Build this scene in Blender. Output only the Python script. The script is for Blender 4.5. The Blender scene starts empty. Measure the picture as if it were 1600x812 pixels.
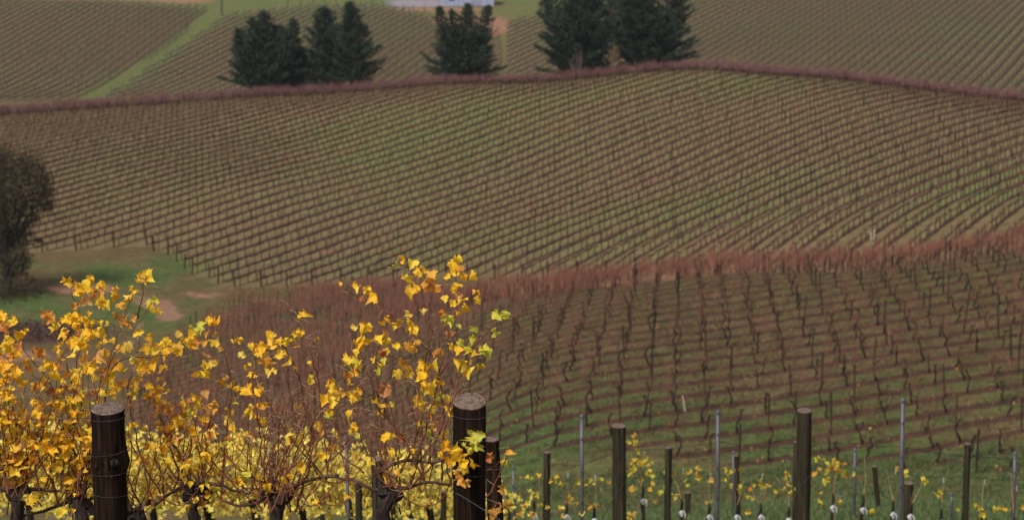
import bpy, math, random
import numpy as np
from mathutils import Vector, Matrix

sc = bpy.context.scene
R = math.radians
# ------------------------------------------------------------------ camera
PITCH = R(10.0)
FPX = 3778.0
cam_d = bpy.data.cameras.new('camera')
cam_d.lens = 85.0; cam_d.sensor_width = 36.0
cam_d.clip_start = 0.5; cam_d.clip_end = 9000
cam_d.dof.use_dof = True; cam_d.dof.focus_distance = 14.9; cam_d.dof.aperture_fstop = 4.6
cam = bpy.data.objects.new('camera', cam_d)
sc.collection.objects.link(cam)
cam.location = (0, 0, 0); cam.rotation_euler = (math.pi/2 - PITCH, 0, 0)
sc.camera = cam
# ------------------------------------------------------------------ sky + sun (overcast)
SUN_EL, SUN_AZ = R(48), R(215)          # azimuth clockwise from +Y: soft light from behind and left
w = bpy.data.worlds.new("World"); sc.world = w; w.use_nodes = True
nt = w.node_tree; nt.nodes.clear()
sky = nt.nodes.new('ShaderNodeTexSky'); sky.sky_type = 'NISHITA'; sky.sun_disc = False
sky.sun_elevation = SUN_EL; sky.sun_rotation = SUN_AZ; sky.air_density = 1.0; sky.dust_density = 4.0; sky.ozone_density = 1.0
hs = nt.nodes.new('ShaderNodeHueSaturation'); hs.inputs['Saturation'].default_value = 0.12
bg = nt.nodes.new('ShaderNodeBackground'); bg.inputs['Strength'].default_value = 0.085
wo = nt.nodes.new('ShaderNodeOutputWorld')
nt.links.new(sky.outputs[0], hs.inputs['Color']); nt.links.new(hs.outputs[0], bg.inputs['Color']); nt.links.new(bg.outputs[0], wo.inputs['Surface'])
sun_d = bpy.data.lights.new('sun', 'SUN'); sun_d.energy = 1.9; sun_d.angle = R(10); sun_d.color = (1.0, 0.89, 0.76)
sun = bpy.data.objects.new('sun', sun_d); sc.collection.objects.link(sun)
sdir = Vector((math.sin(SUN_AZ)*math.cos(SUN_EL), math.cos(SUN_AZ)*math.cos(SUN_EL), math.sin(SUN_EL)))
sun.rotation_euler = (-sdir).to_track_quat('-Z', 'Y').to_euler()
sc.view_settings.view_transform = 'Standard'; sc.view_settings.look = 'None'
sc.view_settings.exposure = 0.42; sc.view_settings.gamma = 1.0
sc.render.engine = 'CYCLES'

# ------------------------------------------------------------------ picture point + distance -> place in the world
cp, sp = math.cos(PITCH), math.sin(PITCH)
def P(u, v, D):
    X = (u-800)/FPX; Y = (406-v)/FPX
    dy = cp + sp*Y; dz = -sp + cp*Y
    return (X/dy*D, D, dz/dy*D)
def project(p):
    p = np.asarray(p, float)
    fz = p[..., 1]*cp - p[..., 2]*sp
    uy = p[..., 1]*sp + p[..., 2]*cp
    return 800 + FPX*p[..., 0]/fz, 406 - FPX*uy/fz

# ------------------------------------------------------------------ terrain (thin plate spline through surveyed points)
ctrl = []
def cw(*a): ctrl.append(a)
for x in (-12, 0, 12): cw(x, 0, -1.75); cw(x, -15, 1.0)
for x in (-8, -3, 2.5, 8): cw(x, 14.5, -5.25)
for x in (-18, -6, 6, 18): cw(x, 34, -10.25)
for x in (-24, -8): cw(x, 60, -19.0)
for x in (5, 16, 28): cw(x, 60, -17.2)
cw(-30, 100, -35); cw(-12, 100, -33); cw(-32, 150, -43.5); cw(-50, 150, -45)
for x in (4,): cw(x, 82, -25.0)
for x in (15, 26): cw(x, 80, -24.0)
for a in [(1500,760,95),(1500,600,113),(1500,500,129),(1500,404,155),(1750,740,95),(1750,590,113),(1750,480,129),(1750,376,157),
          (1150,760,98),(1150,600,117),(1150,500,135),(1150,428,160),
          (800,760,101),(800,600,124),(800,520,146),(800,463,172),
          (600,700,125),(600,600,146),(600,500,190),(600,467,212),
          (400,600,186),(400,500,226),(400,475,238),
          (60,397,270),(230,386,273),(360,449,250),(524,443,248),(825,420,244),(1062,405,240),(1320,372,238),(1600,340,238),(1800,322,238),
          (-200,400,268),(-300,600,204),(100,520,226),(250,520,226),(0,620,200),
          (0,300,312),(400,300,303),(800,300,300),(1100,300,282),(1100,220,322),(1100,150,368),(1600,280,266),(1600,215,305),(1850,280,262),(1850,220,300),
          (-250,290,316),(700,200,350),(400,215,352),(0,225,352),
          (-250,195,385),(0,178,390),(400,150,400),(700,131,402),(1000,113,402),(1100,108,402),(1300,123,392),(1600,158,372),(1900,192,360)]:
    p = P(*a); cw(*p)
for x in (-140, -70, 0, 60, 120): cw(x, 440, -47.5 + 0.0); cw(x, 485, -55.0)
cw(62, 200, -40.5); cw(40, 202, -41.5); cw(20, 205, -43.5); cw(0, 218, -45.2)
for u in (-250, 200, 600, 1000, 1400, 1850): cw(*P(u, 150, 525)); cw(*P(u, 75, 605)); cw(*P(u, 0, 705)); cw(*P(u, -60, 830))
for x in (-500, 0, 500): cw(x, 1500, -20); cw(x, 2600, 40)
ctrl = np.array(ctrl, float)
SC_ = 100.0
def _U(r2): return np.where(r2 > 1e-12, 0.5*r2*np.log(np.maximum(r2, 1e-12)), 0)
def _warp(x, y):            # distances felt on a log scale, so near ground keeps its detail
    s = y + 60.0
    return np.stack([x/s*2.2, np.log(np.maximum(s, 20)/60.0)], -1)
_c = _warp(ctrl[:, 0], ctrl[:, 1])
_n = len(_c)
_K = _U(((_c[:, None]-_c[None])**2).sum(-1)) + 2e-5*np.eye(_n)
_Pm = np.concatenate([np.ones((_n, 1)), _c], 1)
_A = np.block([[_K, _Pm], [_Pm.T, np.zeros((3, 3))]])
# interpolate elevation relative to distance (the dip angle), which is smooth from near to far
_off = 12.0
_h = ctrl[:, 2]/(ctrl[:, 1]+60.0)
_w = np.linalg.solve(_A, np.concatenate([_h, np.zeros(3)]))
def ground(x, y):
    x = np.asarray(x, float); y = np.asarray(y, float)
    shp = np.broadcast(x, y).shape
    x = np.broadcast_to(x, shp).ravel(); y = np.broadcast_to(y, shp).ravel()
    out = np.empty(len(x))
    for i in range(0, len(x), 20000):
        q = _warp(x[i:i+20000], y[i:i+20000])
        k = _U(((q[:, None]-_c[None])**2).sum(-1))
        out[i:i+20000] = (k @ _w[:_n] + _w[_n] + q @ _w[_n+1:]) * (y[i:i+20000]+60.0)
    return out.reshape(shp)
def gz(x, y): return float(ground(x, y))
#TERRAIN_END

rng = np.random.default_rng(7)
random.seed(7)
COL = sc.collection
# ------------------------------------------------------------------ bookkeeping helpers
def tag(o, label=None, cat=None, group=None, kind=None):
    if label: o['label'] = label
    if cat: o['category'] = cat
    if group: o['group'] = group
    if kind: o['kind'] = kind
    return o
def empty(name, loc, label, cat, group=None, rz=0.0):
    o = bpy.data.objects.new(name, None); COL.objects.link(o); o.location = loc; o.rotation_euler = (0, 0, rz)
    o.empty_display_size = 0.1
    return tag(o, label, cat, group)
def mesh_np(name, V, T, mats, mi=None, smooth=False):
    V = np.asarray(V, np.float32); T = np.asarray(T, np.int32)
    me = bpy.data.meshes.new(name)
    me.vertices.add(len(V)); me.vertices.foreach_set('co', V.ravel())
    k = T.shape[1]
    me.loops.add(T.size); me.loops.foreach_set('vertex_index', T.ravel())
    me.polygons.add(len(T)); me.polygons.foreach_set('loop_start', np.arange(0, T.size, k, dtype=np.int32))
    try: me.polygons.foreach_set('loop_total', np.full(len(T), k, dtype=np.int32))
    except Exception: pass
    for m in mats: me.materials.append(m)
    if mi is not None: me.polygons.foreach_set('material_index', np.asarray(mi, np.int32))
    me.polygons.foreach_set('use_smooth', np.full(len(T), smooth))
    me.update(calc_edges=True); me.validate()
    return me
def obj(name, me, parent=None, loc=None, rot=None):
    o = bpy.data.objects.new(name, me); COL.objects.link(o)
    if parent is not None: o.parent = parent
    if loc is not None: o.location = loc
    if rot is not None: o.rotation_euler = rot
    return o
class MB:                                   # collects triangles
    def __init__(s): s.V = []; s.T = []; s.M = []; s.n = 0
    def add(s, V, T, m=0):
        V = np.asarray(V, float).reshape(-1, 3); T = np.asarray(T, int).reshape(-1, 3)
        s.V.append(V); s.T.append(T + s.n); s.M.append(np.full(len(T), m) if np.isscalar(m) else np.asarray(m)); s.n += len(V)
        return s
    def arr(s): return np.concatenate(s.V), np.concatenate(s.T), np.concatenate(s.M)
    def tube(s, pts, rad, sides=5, m=0, cap=True):
        pts = np.asarray(pts, float); n = len(pts)
        rad = np.broadcast_to(np.asarray(rad, float), (n,))
        t = np.gradient(pts, axis=0); t /= np.linalg.norm(t, axis=1, keepdims=True) + 1e-9
        ref = np.array([0, 0, 1.0]) if abs(t[:, 2]).mean() < 0.8 else np.array([0, 1.0, 0])
        a = np.cross(t, ref); a /= np.linalg.norm(a, axis=1, keepdims=True) + 1e-9
        b = np.cross(t, a)
        ang = np.arange(sides)/sides*2*np.pi
        V = pts[:, None] + rad[:, None, None]*(np.cos(ang)[None, :, None]*a[:, None] + np.sin(ang)[None, :, None]*b[:, None])
        V = V.reshape(-1, 3); T = []
        for i in range(n-1):
            for j in range(sides):
                p, q = i*sides+j, i*sides+(j+1) % sides
                T += [(p, q, q+sides), (p, q+sides, p+sides)]
        if cap:
            for j in range(1, sides-1): T.append(((n-1)*sides, (n-1)*sides+j, (n-1)*sides+j+1))
        return s.add(V, T, m)
    def blade(s, p0, p1, w, m=0, side=None):        # a flat tapering strip (far canes)
        p0 = np.asarray(p0, float); p1 = np.asarray(p1, float)
        sd = np.array([1.0, 0, 0]) if side is None else np.asarray(side, float)
        return s.add([p0-sd*w/2, p0+sd*w/2, p1+sd*w*0.25], [(0, 1, 2)], m)
    def box(s, c, d, m=0):
        c = np.asarray(c, float); d = np.asarray(d, float)/2
        V = np.array([[x, y, z] for x in (-1, 1) for y in (-1, 1) for z in (-1, 1)])*d + c
        Q = [(0, 1, 3, 2), (4, 6, 7, 5), (0, 4, 5, 1), (2, 3, 7, 6), (0, 2, 6, 4), (1, 5, 7, 3)]
        T = []
        for q in Q: T += [(q[0], q[1], q[2]), (q[0], q[2], q[3])]
        return s.add(V, T, m)
    def mesh(s, name, mats, smooth=False):
        V, T, M = s.arr(); return mesh_np(name, V, T, mats, M, smooth)
    def build(s, name, mats, parent=None, loc=None, smooth=False, rot=None):
        return obj(name, s.mesh(name, mats, smooth), parent, loc, rot)
def bulk(name, protos, pos, rz, scale, mats, lean=None):     # many copies of small prototypes baked into one real mesh
    pos = np.asarray(pos, float); n = len(pos); pick = rng.integers(0, len(protos), n)
    Vs, Ts, Ms, off = [], [], [], 0
    for k, (V, T, M) in enumerate(protos):
        idx = np.where(pick == k)[0]
        if len(idx) == 0: continue
        c, s_ = np.cos(rz[idx])[:, None], np.sin(rz[idx])[:, None]
        X = (V[None, :, 0]*c - V[None, :, 1]*s_)*scale[idx][:, None] + pos[idx, 0][:, None]
        Y = (V[None, :, 0]*s_ + V[None, :, 1]*c)*scale[idx][:, None] + pos[idx, 1][:, None]
        Z = V[None, :, 2]*scale[idx][:, None] + pos[idx, 2][:, None]
        W = np.stack([X, Y, Z], -1).reshape(-1, 3)
        TT = (T[None] + (np.arange(len(idx))*len(V))[:, None, None]).reshape(-1, 3) + off
        Vs.append(W); Ts.append(TT); Ms.append(np.tile(M, len(idx))); off += len(W)
    return obj(name, mesh_np(name, np.concatenate(Vs), np.concatenate(Ts), mats, np.concatenate(Ms)))
ORD = ['first','second','third','fourth','fifth','sixth','seventh','eighth','ninth','tenth','eleventh','twelfth','thirteenth','fourteenth','fifteenth',
       'sixteenth','seventeenth','eighteenth','nineteenth','twentieth']
TENS = {2: 'twenty', 3: 'thirty', 4: 'forty', 5: 'fifty', 6: 'sixty', 7: 'seventy', 8: 'eighty', 9: 'ninety'}
def ordn(i):                                 # 0 -> first
    if i < 20: return ORD[i]
    t, o_ = divmod(i+1, 10)
    return (TENS[t][:-1]+'ieth') if o_ == 0 else TENS[t] + '-' + ORD[o_-1]

# ------------------------------------------------------------------ materials
class NT:
    def __init__(s, name):
        s.m = bpy.data.materials.new(name); s.m.use_nodes = True; s.t = s.m.node_tree
        s.b = s.t.nodes['Principled BSDF']; s.out = s.t.nodes['Material Output']
    def n(s, typ, **kw):
        nd = s.t.nodes.new(typ)
        for k, v in kw.items():
            if k.startswith('i_'): nd.inputs[k[2:].replace('_', ' ')].default_value = v
            else: setattr(nd, k, v)
        return nd
    def l(s, a, b): s.t.links.new(a, b)
    def math(s, op, a, b=None, c=None, clamp=False):
        nd = s.n('ShaderNodeMath', operation=op); nd.use_clamp = clamp
        for i, x in enumerate((a, b, c)):
            if x is None: continue
            if isinstance(x, (int, float)): nd.inputs[i].default_value = x
            else: s.l(x, nd.inputs[i])
        return nd.outputs[0]
    def mix(s, f, a, b):
        nd = s.n('ShaderNodeMix', data_type='RGBA')
        if isinstance(f, (int, float)): nd.inputs[0].default_value = f
        else: s.l(f, nd.inputs[0])
        for i, x in ((6, a), (7, b)):
            if isinstance(x, tuple): nd.inputs[i].default_value = (*x, 1)
            else: s.l(x, nd.inputs[i])
        return nd.outputs[2]
    def ramp(s, f, stops):
        nd = s.n('ShaderNodeValToRGB'); cr = nd.color_ramp
        while len(cr.elements) > 1: cr.elements.remove(cr.elements[-1])
        cr.elements[0].position = stops[0][0]; cr.elements[0].color = (*stops[0][1], 1)
        for p, c in stops[1:]:
            e = cr.elements.new(p); e.color = (*c, 1)
        s.l(f, nd.inputs[0]); return nd.outputs[0]
    def noise(s, scale, detail=3, rough=0.55, vec=None, stretch=None):
        nd = s.n('ShaderNodeTexNoise'); nd.inputs['Scale'].default_value = scale; nd.inputs['Detail'].default_value = detail; nd.inputs['Roughness'].default_value = rough
        if vec is None: vec = s.n('ShaderNodeTexCoord').outputs['Object']
        if stretch is not None:
            mp = s.n('ShaderNodeMapping'); mp.inputs['Scale'].default_value = stretch; s.l(vec, mp.inputs[0]); vec = mp.outputs[0]
        s.l(vec, nd.inputs['Vector']); return nd.outputs['Fac']
    def bump(s, h, strength=0.3, dist=0.01):
        nd = s.n('ShaderNodeBump'); nd.inputs['Strength'].default_value = strength; nd.inputs['Distance'].default_value = dist
        s.l(h, nd.inputs['Height']); s.l(nd.outputs[0], s.b.inputs['Normal'])
def simple(name, stops, scale=6.0, rough=0.9, stretch=None, bump=0.0, bdist=0.01, detail=4, spec=0.3):
    k = NT(name); f = k.noise(scale, detail, 0.6, stretch=stretch)
    k.l(k.ramp(f, stops), k.b.inputs['Base Color']); k.b.inputs['Roughness'].default_value = rough
    k.b.inputs['Specular IOR Level'].default_value = spec
    if bump: k.bump(f, bump, bdist)
    return k.m

def leaf_mat(name, stops, trans=0.30, obj_random=True, scale=9.0):
    k = NT(name)
    if obj_random: r = k.n('ShaderNodeObjectInfo').outputs['Random']
    else: r = k.n('ShaderNodeNewGeometry').outputs['Random Per Island']
    base = k.ramp(r, stops)
    f = k.noise(scale, 3, 0.6)
    blot = k.ramp(f, [(0.0, (1, 1, 1)), (0.55, (1, 1, 1)), (0.72, (0.72, 0.42, 0.25)), (1.0, (0.4, 0.2, 0.12))])
    mm = k.n('ShaderNodeMix', data_type='RGBA', blend_type='MULTIPLY'); mm.inputs[0].default_value = 0.8
    k.l(base, mm.inputs[6]); k.l(blot, mm.inputs[7])
    k.l(mm.outputs[2], k.b.inputs['Base Color']); k.b.inputs['Roughness'].default_value = 0.55; k.b.inputs['Specular IOR Level'].default_value = 0.35
    tr = k.n('ShaderNodeBsdfTranslucent'); k.l(mm.outputs[2], tr.inputs['Color'])
    ms = k.n('ShaderNodeMixShader'); ms.inputs[0].default_value = trans
    k.l(k.b.outputs[0], ms.inputs[1]); k.l(tr.outputs[0], ms.inputs[2]); k.l(ms.outputs[0], k.out.inputs['Surface'])
    return k.m
M = {}
M['leaf_y'] = leaf_mat('leaf_yellow', [(0.0, (.86, .54, .03)), (.25, (.92, .54, .02)), (.5, (.88, .66, .06)), (.75, (.94, .58, .02)), (.9, (.88, .46, .02)), (1, (.84, .68, .14))])
M['leaf_o'] = leaf_mat('leaf_orange', [(0.0, (.62, .27, .05)), (.4, (.78, .42, .05)), (.7, (.56, .22, .05)), (1, (.76, .48, .16))])
M['leaf_g'] = leaf_mat('leaf_lime', [(0.0, (.55, .55, .07)), (.5, (.70, .62, .06)), (1, (.48, .50, .08))])
M['leaf_b'] = leaf_mat('leaf_russet', [(0.0, (.35, .09, .03)), (.5, (.45, .16, .04)), (1, (.55, .28, .14))])
M['leaf_far'] = leaf_mat('leaf_second_row', [(0, (.90, .70, .12)), (.35, (.82, .72, .16)), (.6, (.94, .76, .15)), (.85, (.72, .66, .14)), (1, (.84, .54, .09))], obj_random=False, scale=3)
M['leaf_young'] = leaf_mat('leaf_young_vine', [(0, (.70, .50, .05)), (.3, (.50, .50, .06)), (.6, (.80, .55, .05)), (.8, (.62, .28, .05)), (1, (.60, .56, .10))], obj_random=True)
M['petiole'] = simple('petiole', [(0, (.35, .16, .06)), (1, (.5, .3, .1))], 20)
M['cane'] = simple('cane_bark', [(.3, (.085, .026, .016)), (.5, (.18, .056, .030)), (.7, (.28, .11, .055))], 9, .6, (3, 3, .5), .3, .002, spec=.35)
M['twig'] = simple('twig_bark', [(.3, (.30, .20, .11)), (.7, (.50, .38, .24))], 20, .7)
M['bark'] = simple('old_vine_bark', [(.3, (.010, .007, .006)), (.55, (.030, .020, .016)), (.75, (.085, .062, .05))], 14, .95, (2.5, 2.5, .6), 1.0, .012)
M['arm'] = simple('arm_bark', [(.3, (.035, .020, .016)), (.55, (.09, .055, .040)), (.75, (.16, .11, .085))], 16, .9, (1, 1, 1), .8, .006)
M['trunkB'] = simple('bare_vine_bark', [(.3, (.012, .007, .006)), (.7, (.040, .024, .019))], 9, .95)
M['caneB'] = simple('bare_cane_red', [(.3, (.12, .048, .034)), (.7, (.22, .092, .064))], 3, .85)
M['caneBf'] = simple('bare_cane_red_far', [(.3, (.165, .068, .048)), (.7, (.27, .118, .084))], .25, .85)
M['trunkC'] = simple('hill_vine_bark', [(.3, (.026, .012, .012)), (.7, (.050, .024, .020))], 3, .95)
M['caneC'] = simple('hill_cane', [(.3, (.13, .052, .044)), (.7, (.22, .098, .075))], .05, .9)
M['caneD'] = simple('far_cane', [(.3, (.13, .078, .080)), (.7, (.21, .135, .128))], .05, .9)
M['caneR'] = simple('crest_cane', [(.3, (.15, .066, .072)), (.7, (.24, .118, .118))], .4, .9)
M['trunkD'] = simple('far_vine_bark', [(.3, (.025, .018, .018)), (.7, (.05, .036, .032))], 2, .95)

def post_mat(name, dark, mid, pale, green=0.0):
    k = NT(name); tc = k.n('ShaderNodeTexCoord').outputs['Object']
    f = k.noise(30, 4, .65, vec=tc, stretch=(1, 1, .05)); g = k.noise(5, 3, .6, vec=tc)
    c = k.ramp(f, [(.28, dark), (.5, mid), (.72, pale)])
    if green: c = k.mix(k.math('MULTIPLY', g, green, clamp=True), c, (.06, .065, .03))
    crack = k.ramp(k.noise(60, 2, .5, vec=tc, stretch=(1, 1, .02)), [(.36, (.12, .12, .12)), (.43, (1, 1, 1))])
    mm = k.n('ShaderNodeMix', data_type='RGBA', blend_type='MULTIPLY'); mm.inputs[0].default_value = .85
    k.l(c, mm.inputs[6]); k.l(crack, mm.inputs[7])
    k.l(mm.outputs[2], k.b.inputs['Base Color']); k.b.inputs['Roughness'].default_value = .95; k.b.inputs['Specular IOR Level'].default_value = .08
    k.bump(f, .9, .008); return k.m
M['post'] = post_mat('treated_pine', (.006, .004, .003), (.016, .009, .006), (.050, .030, .020))
M['post_b'] = post_mat('weathered_pine', (.012, .009, .007), (.032, .024, .018), (.085, .068, .052), .35)
def cut_mat():
    k = NT('sawn_end'); tc = k.n('ShaderNodeTexCoord').outputs['Object']
    wv = k.n('ShaderNodeTexWave', wave_type='RINGS', rings_direction='Z'); wv.inputs['Scale'].default_value = 14; wv.inputs['Distortion'].default_value = 2.5; wv.inputs['Detail'].default_value = 3
    k.l(tc, wv.inputs['Vector'])
    f = k.noise(28, 5, .7)
    c = k.mix(k.math('MULTIPLY', wv.outputs['Fac'], .5), (.15, .105, .085), (.29, .21, .17))
    c2 = k.ramp(f, [(.40, (.18, .14, .12)), (.5, (.75, .7, .66)), (.6, (1, 1, 1))])
    mm = k.n('ShaderNodeMix', data_type='RGBA', blend_type='MULTIPLY'); mm.inputs[0].default_value = .8
    k.l(c, mm.inputs[6]); k.l(c2, mm.inputs[7]); k.l(mm.outputs[2], k.b.inputs['Base Color']); k.b.inputs['Roughness'].default_value = .9
    k.bump(f, .8, .006); return k.m
M['cut'] = cut_mat()
M['steel'] = simple('galvanised_steel', [(.3, (.075, .072, .085)), (.7, (.14, .135, .155))], 12, .5, (1, 1, .3))
M['steel'].node_tree.nodes['Principled BSDF'].inputs['Metallic'].default_value = .35
M['wire'] = simple('fence_wire', [(.3, (.03, .027, .028)), (.7, (.075, .068, .07))], 9, .85, spec=.1)
M['white'] = simple('white_wrap', [(.3, (.42, .42, .46)), (.7, (.62, .62, .66))], 20, .5)
M['tie'] = simple('pale_tie', [(.3, (.35, .45, .48)), (.7, (.5, .6, .6))], 20, .6)
M['stake'] = simple('pale_stake', [(.3, (.38, .32, .25)), (.7, (.5, .44, .36))], 5, .8)
M['blade'] = None
k = NT('grass_blade'); r = k.n('ShaderNodeNewGeometry').outputs['Random Per Island']
k.l(k.ramp(r, [(0, (.035, .075, .018)), (.5, (.06, .11, .028)), (.8, (.10, .125, .04)), (1, (.15, .13, .06))]), k.b.inputs['Base Color']); k.b.inputs['Roughness'].default_value = .7
M['blade'] = k.m
k = NT('olive_grass_blade'); r = k.n('ShaderNodeNewGeometry').outputs['Random Per Island']
k.l(k.ramp(r, [(0, (.06, .075, .022)), (.5, (.09, .10, .032)), (.8, (.12, .115, .045)), (1, (.16, .12, .06))]), k.b.inputs['Base Color']); k.b.inputs['Roughness'].default_value = .8
M['blade_o'] = k.m
k = NT('litter'); r = k.n('ShaderNodeNewGeometry').outputs['Random Per Island']
k.l(k.ramp(r, [(0, (.20, .05, .035)), (.5, (.30, .10, .05)), (.85, (.35, .16, .06)), (1, (.75, .5, .08))]), k.b.inputs['Base Color']); k.b.inputs['Roughness'].default_value = .8
M['litter'] = k.m
def crown_mat(name, stops, sat=1):
    k = NT(name); r = k.n('ShaderNodeNewGeometry').outputs['Random Per Island']; f = k.noise(.6, 3, .6)
    v = k.math('ADD', k.math('MULTIPLY', r, .55), k.math('MULTIPLY', f, .5))
    k.l(k.ramp(v, stops), k.b.inputs['Base Color']); k.b.inputs['Roughness'].default_value = .8; k.b.inputs['Specular IOR Level'].default_value = .2
    return k.m
M['pine'] = crown_mat('pine_needles', [(.2, (.012, .024, .020)), (.5, (.024, .042, .030)), (.8, (.050, .076, .046))])
M['gum'] = crown_mat('gum_leaves', [(.2, (.026, .022, .012)), (.5, (.045, .037, .021)), (.8, (.085, .066, .038))])
M['treebark'] = simple('tree_bark', [(.3, (.03, .024, .02)), (.7, (.08, .065, .055))], 3, .95, (1, 1, .2))
M['palebark'] = simple('pale_bark', [(.3, (.13, .085, .085)), (.7, (.22, .16, .155))], 3, .95)
M['yellowtwig'] = crown_mat('yellow_leaf_scatter', [(.2, (.16, .12, .05)), (.8, (.26, .20, .09))])

# ------------------------------------------------------------------ fields in plan
def plan(pts): return np.array([P(u, 300, D)[:2] for u, D in pts])
def inpoly(x, y, poly):
    r = np.zeros(np.shape(x), bool); n = len(poly); j = n-1
    for i in range(n):
        xi, yi = poly[i]; xj, yj = poly[j]
        c = ((yi > y) != (yj > y)) & (x < (xj-xi)*(y-yi)/(yj-yi+1e-12)+xi)
        r ^= c; j = i
    return r
def dist_poly(x, y, poly):
    d = np.full(np.shape(x), 1e9); n = len(poly)
    for i in range(n):
        a = poly[i]; b = poly[(i+1) % n]; ab = b-a; L = (ab**2).sum()+1e-9
        t = np.clip(((x-a[0])*ab[0]+(y-a[1])*ab[1])/L, 0, 1)
        d = np.minimum(d, np.hypot(x-a[0]-t*ab[0], y-a[1]-t*ab[1]))
    return d
crest_u = [(-350, 380), (-250, 382), (0, 386), (400, 396), (700, 398), (1000, 398), (1100, 398), (1300, 388), (1600, 368), (1950, 352)]
FIELDS = {
 'B': dict(poly=plan([(1950, 93), (1500, 97), (1150, 101), (800, 107), (600, 112), (400, 135), (230, 165), (170, 196), (240, 212), (300, 228), (370, 240), (600, 237), (800, 228), (1100, 212), (1600, 205), (1950, 200)]), th=R(19), sp=2.55, st=1.5, sh=math.tan(R(23))),
 'C': dict(poly=plan([(-350, 268), (60, 271), (230, 274), (265, 268), (300, 259), (340, 251), (400, 249), (524, 248), (825, 240), (1062, 234), (1320, 228), (1450, 223), (1600, 222), (1950, 218)] + [(u, d-5) for u, d in crest_u[::-1]]), th=R(61), sp=2.85, st=1.5, sh=-math.tan(R(61))),
 'D1': dict(poly=plan([(-350, 498), (110, 505), (137, 522), (230, 580), (284, 620), (335, 680), (200, 695), (60, 720), (-350, 780)]), th=R(87), sp=2.55, st=1.6, sh=.3),
 'D2': dict(poly=plan([(165, 505), (176, 525), (252, 580), (312, 622), (362, 665), (480, 684), (600, 686), (670, 664), (690, 640), (780, 640), (790, 560), (640, 540), (640, 512), (560, 505)]), th=R(80), sp=2.55, st=1.6, sh=.3),
 'D3': dict(poly=plan([(690, 505), (790, 560), (792, 650), (870, 672), (900, 720), (1000, 820), (1950, 820), (1950, 500)]), th=R(71.5), sp=2.55, st=1.6, sh=.3),
}
def field_rows(F, jit=0.06, inset=0.0):
    poly = F['poly']; c, s = math.cos(F['th']), math.sin(F['th'])
    a = poly[:, 0]*c + poly[:, 1]*s; q = -poly[:, 0]*s + poly[:, 1]*c
    i0, i1 = math.floor(q.min()/F['sp']), math.ceil(q.max()/F['sp'])
    A, I, J = [], [], []
    for i in range(i0, i1+1):
        al = np.arange(a.min(), a.max(), F['st']) + ((i+.5)*F['sp']*F['sh']) % F['st']
        al = al + rng.uniform(-jit, jit, len(al))
        qq = (i+.5)*F['sp'] + rng.normal(0, jit*.5, len(al))
        A.append(np.stack([al*c - qq*s, al*s + qq*c], -1)); I += [i]*len(al); J += list(range(len(al)))
    A = np.concatenate(A); I = np.array(I); J = np.array(J)
    k = inpoly(A[:, 0], A[:, 1], poly)
    return A[k], I[k], J[k]

# ------------------------------------------------------------------ the ground sheet
ys = np.concatenate([np.arange(-15, 30, 1.5), np.arange(30, 130, .8), np.arange(130, 420, 1.2), np.arange(420, 780, 2.0), np.arange(780, 1200, 15), np.arange(1200, 2700, 60)])
ts = np.linspace(-.30, .30, 261)
ts = np.concatenate([[-1.2, -.9, -.65, -.5, -.4, -.34], ts, [.34, .4, .5, .65, .9, 1.2]])
XX = ts[None, :]*(ys[:, None]+40); YY = np.broadcast_to(ys[:, None], XX.shape).copy()
ZZ = ground(np.clip(XX, -.45*(YY+60), .45*(YY+60)), YY)
ny, nx = XX.shape
x, y = XX.ravel(), YY.ravel()
rel = rng.normal(0, .025, len(x))*np.clip(1.4-y/600, .2, 1)
V = np.stack([x, y, ZZ.ravel()+rel], -1)
ii = np.arange(ny*nx).reshape(ny, nx)
Q = np.stack([ii[:-1, :-1], ii[:-1, 1:], ii[1:, 1:], ii[1:, :-1]], -1).reshape(-1, 4)
U0, V0 = project(V)
rowc = np.zeros(len(x)); rowm = np.zeros(len(x)); strip = np.full(len(x), .22)
for nm, F in FIELDS.items():
    ins = inpoly(x, y, F['poly']); d = dist_poly(x, y, F['poly'])
    c, s = math.cos(F['th']), math.sin(F['th'])
    near = ins | (d < 3)
    rowc[near] = ((-x*s + y*c)/F['sp'])[near]
    rowm[ins] = np.clip(d[ins]/1.2, 0, 1)
    strip[near] = {'B': .225, 'C': .16}.get(nm, .20)
def blob(cu, cd, ru, rd):            # soft patch on the ground, centre and size in picture columns x metres away
    u = 800+FPX*x/np.maximum(y, 1)*.985
    return np.exp(-(((u-cu)/ru)**2 + ((y-cd)/rd)**2))
lush = np.where((y > 470) & (y < 760), .38, 0.0) + np.where((y > 85) & (y < 190), .10, 0.0)
for b in [(650, 340, 190, 30, 1.1), (250, 330, 180, 24, .55), (850, 375, 200, 20, .6), (1200, 378, 130, 14, 1.1), (700, 262, 200, 12, .5), (1000, 268, 200, 14, .7), (1550, 262, 130, 22, 1.0), (1300, 285, 160, 14, .5), (1180, 262, 120, 12, .35),
          (1000, 108, 500, 9, .9), (1600, 100, 400, 9, .8), (700, 112, 200, 12, .9), (1000, 50, 2000, 26, 1.0),
          (60, 239, 210, 7, 1.5), (200, 256, 80, 8, 1.3), (-100, 235, 200, 12, .8), (310, 215, 60, 9, .9), (230, 232, 60, 7, 1.2), (280, 262, 50, 5, .6), (60, 262, 120, 4, .6),
          (400, 690, 120, 30, .9), (560, 640, 130, 40, .7), (860, 700, 60, 30, 1.0), (640, 525, 60, 14, 1.2), (560, 690, 120, 14, .8), (1500, 640, 120, 20, .45), (300, 720, 500, 22, 1.3), (1150, 640, 300, 30, .25), (160, 555, 45, 30, .4)]:
    lush += b[4]*blob(*b[:4])
u_ = 800+FPX*x/np.maximum(y, 1)*.985
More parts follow.
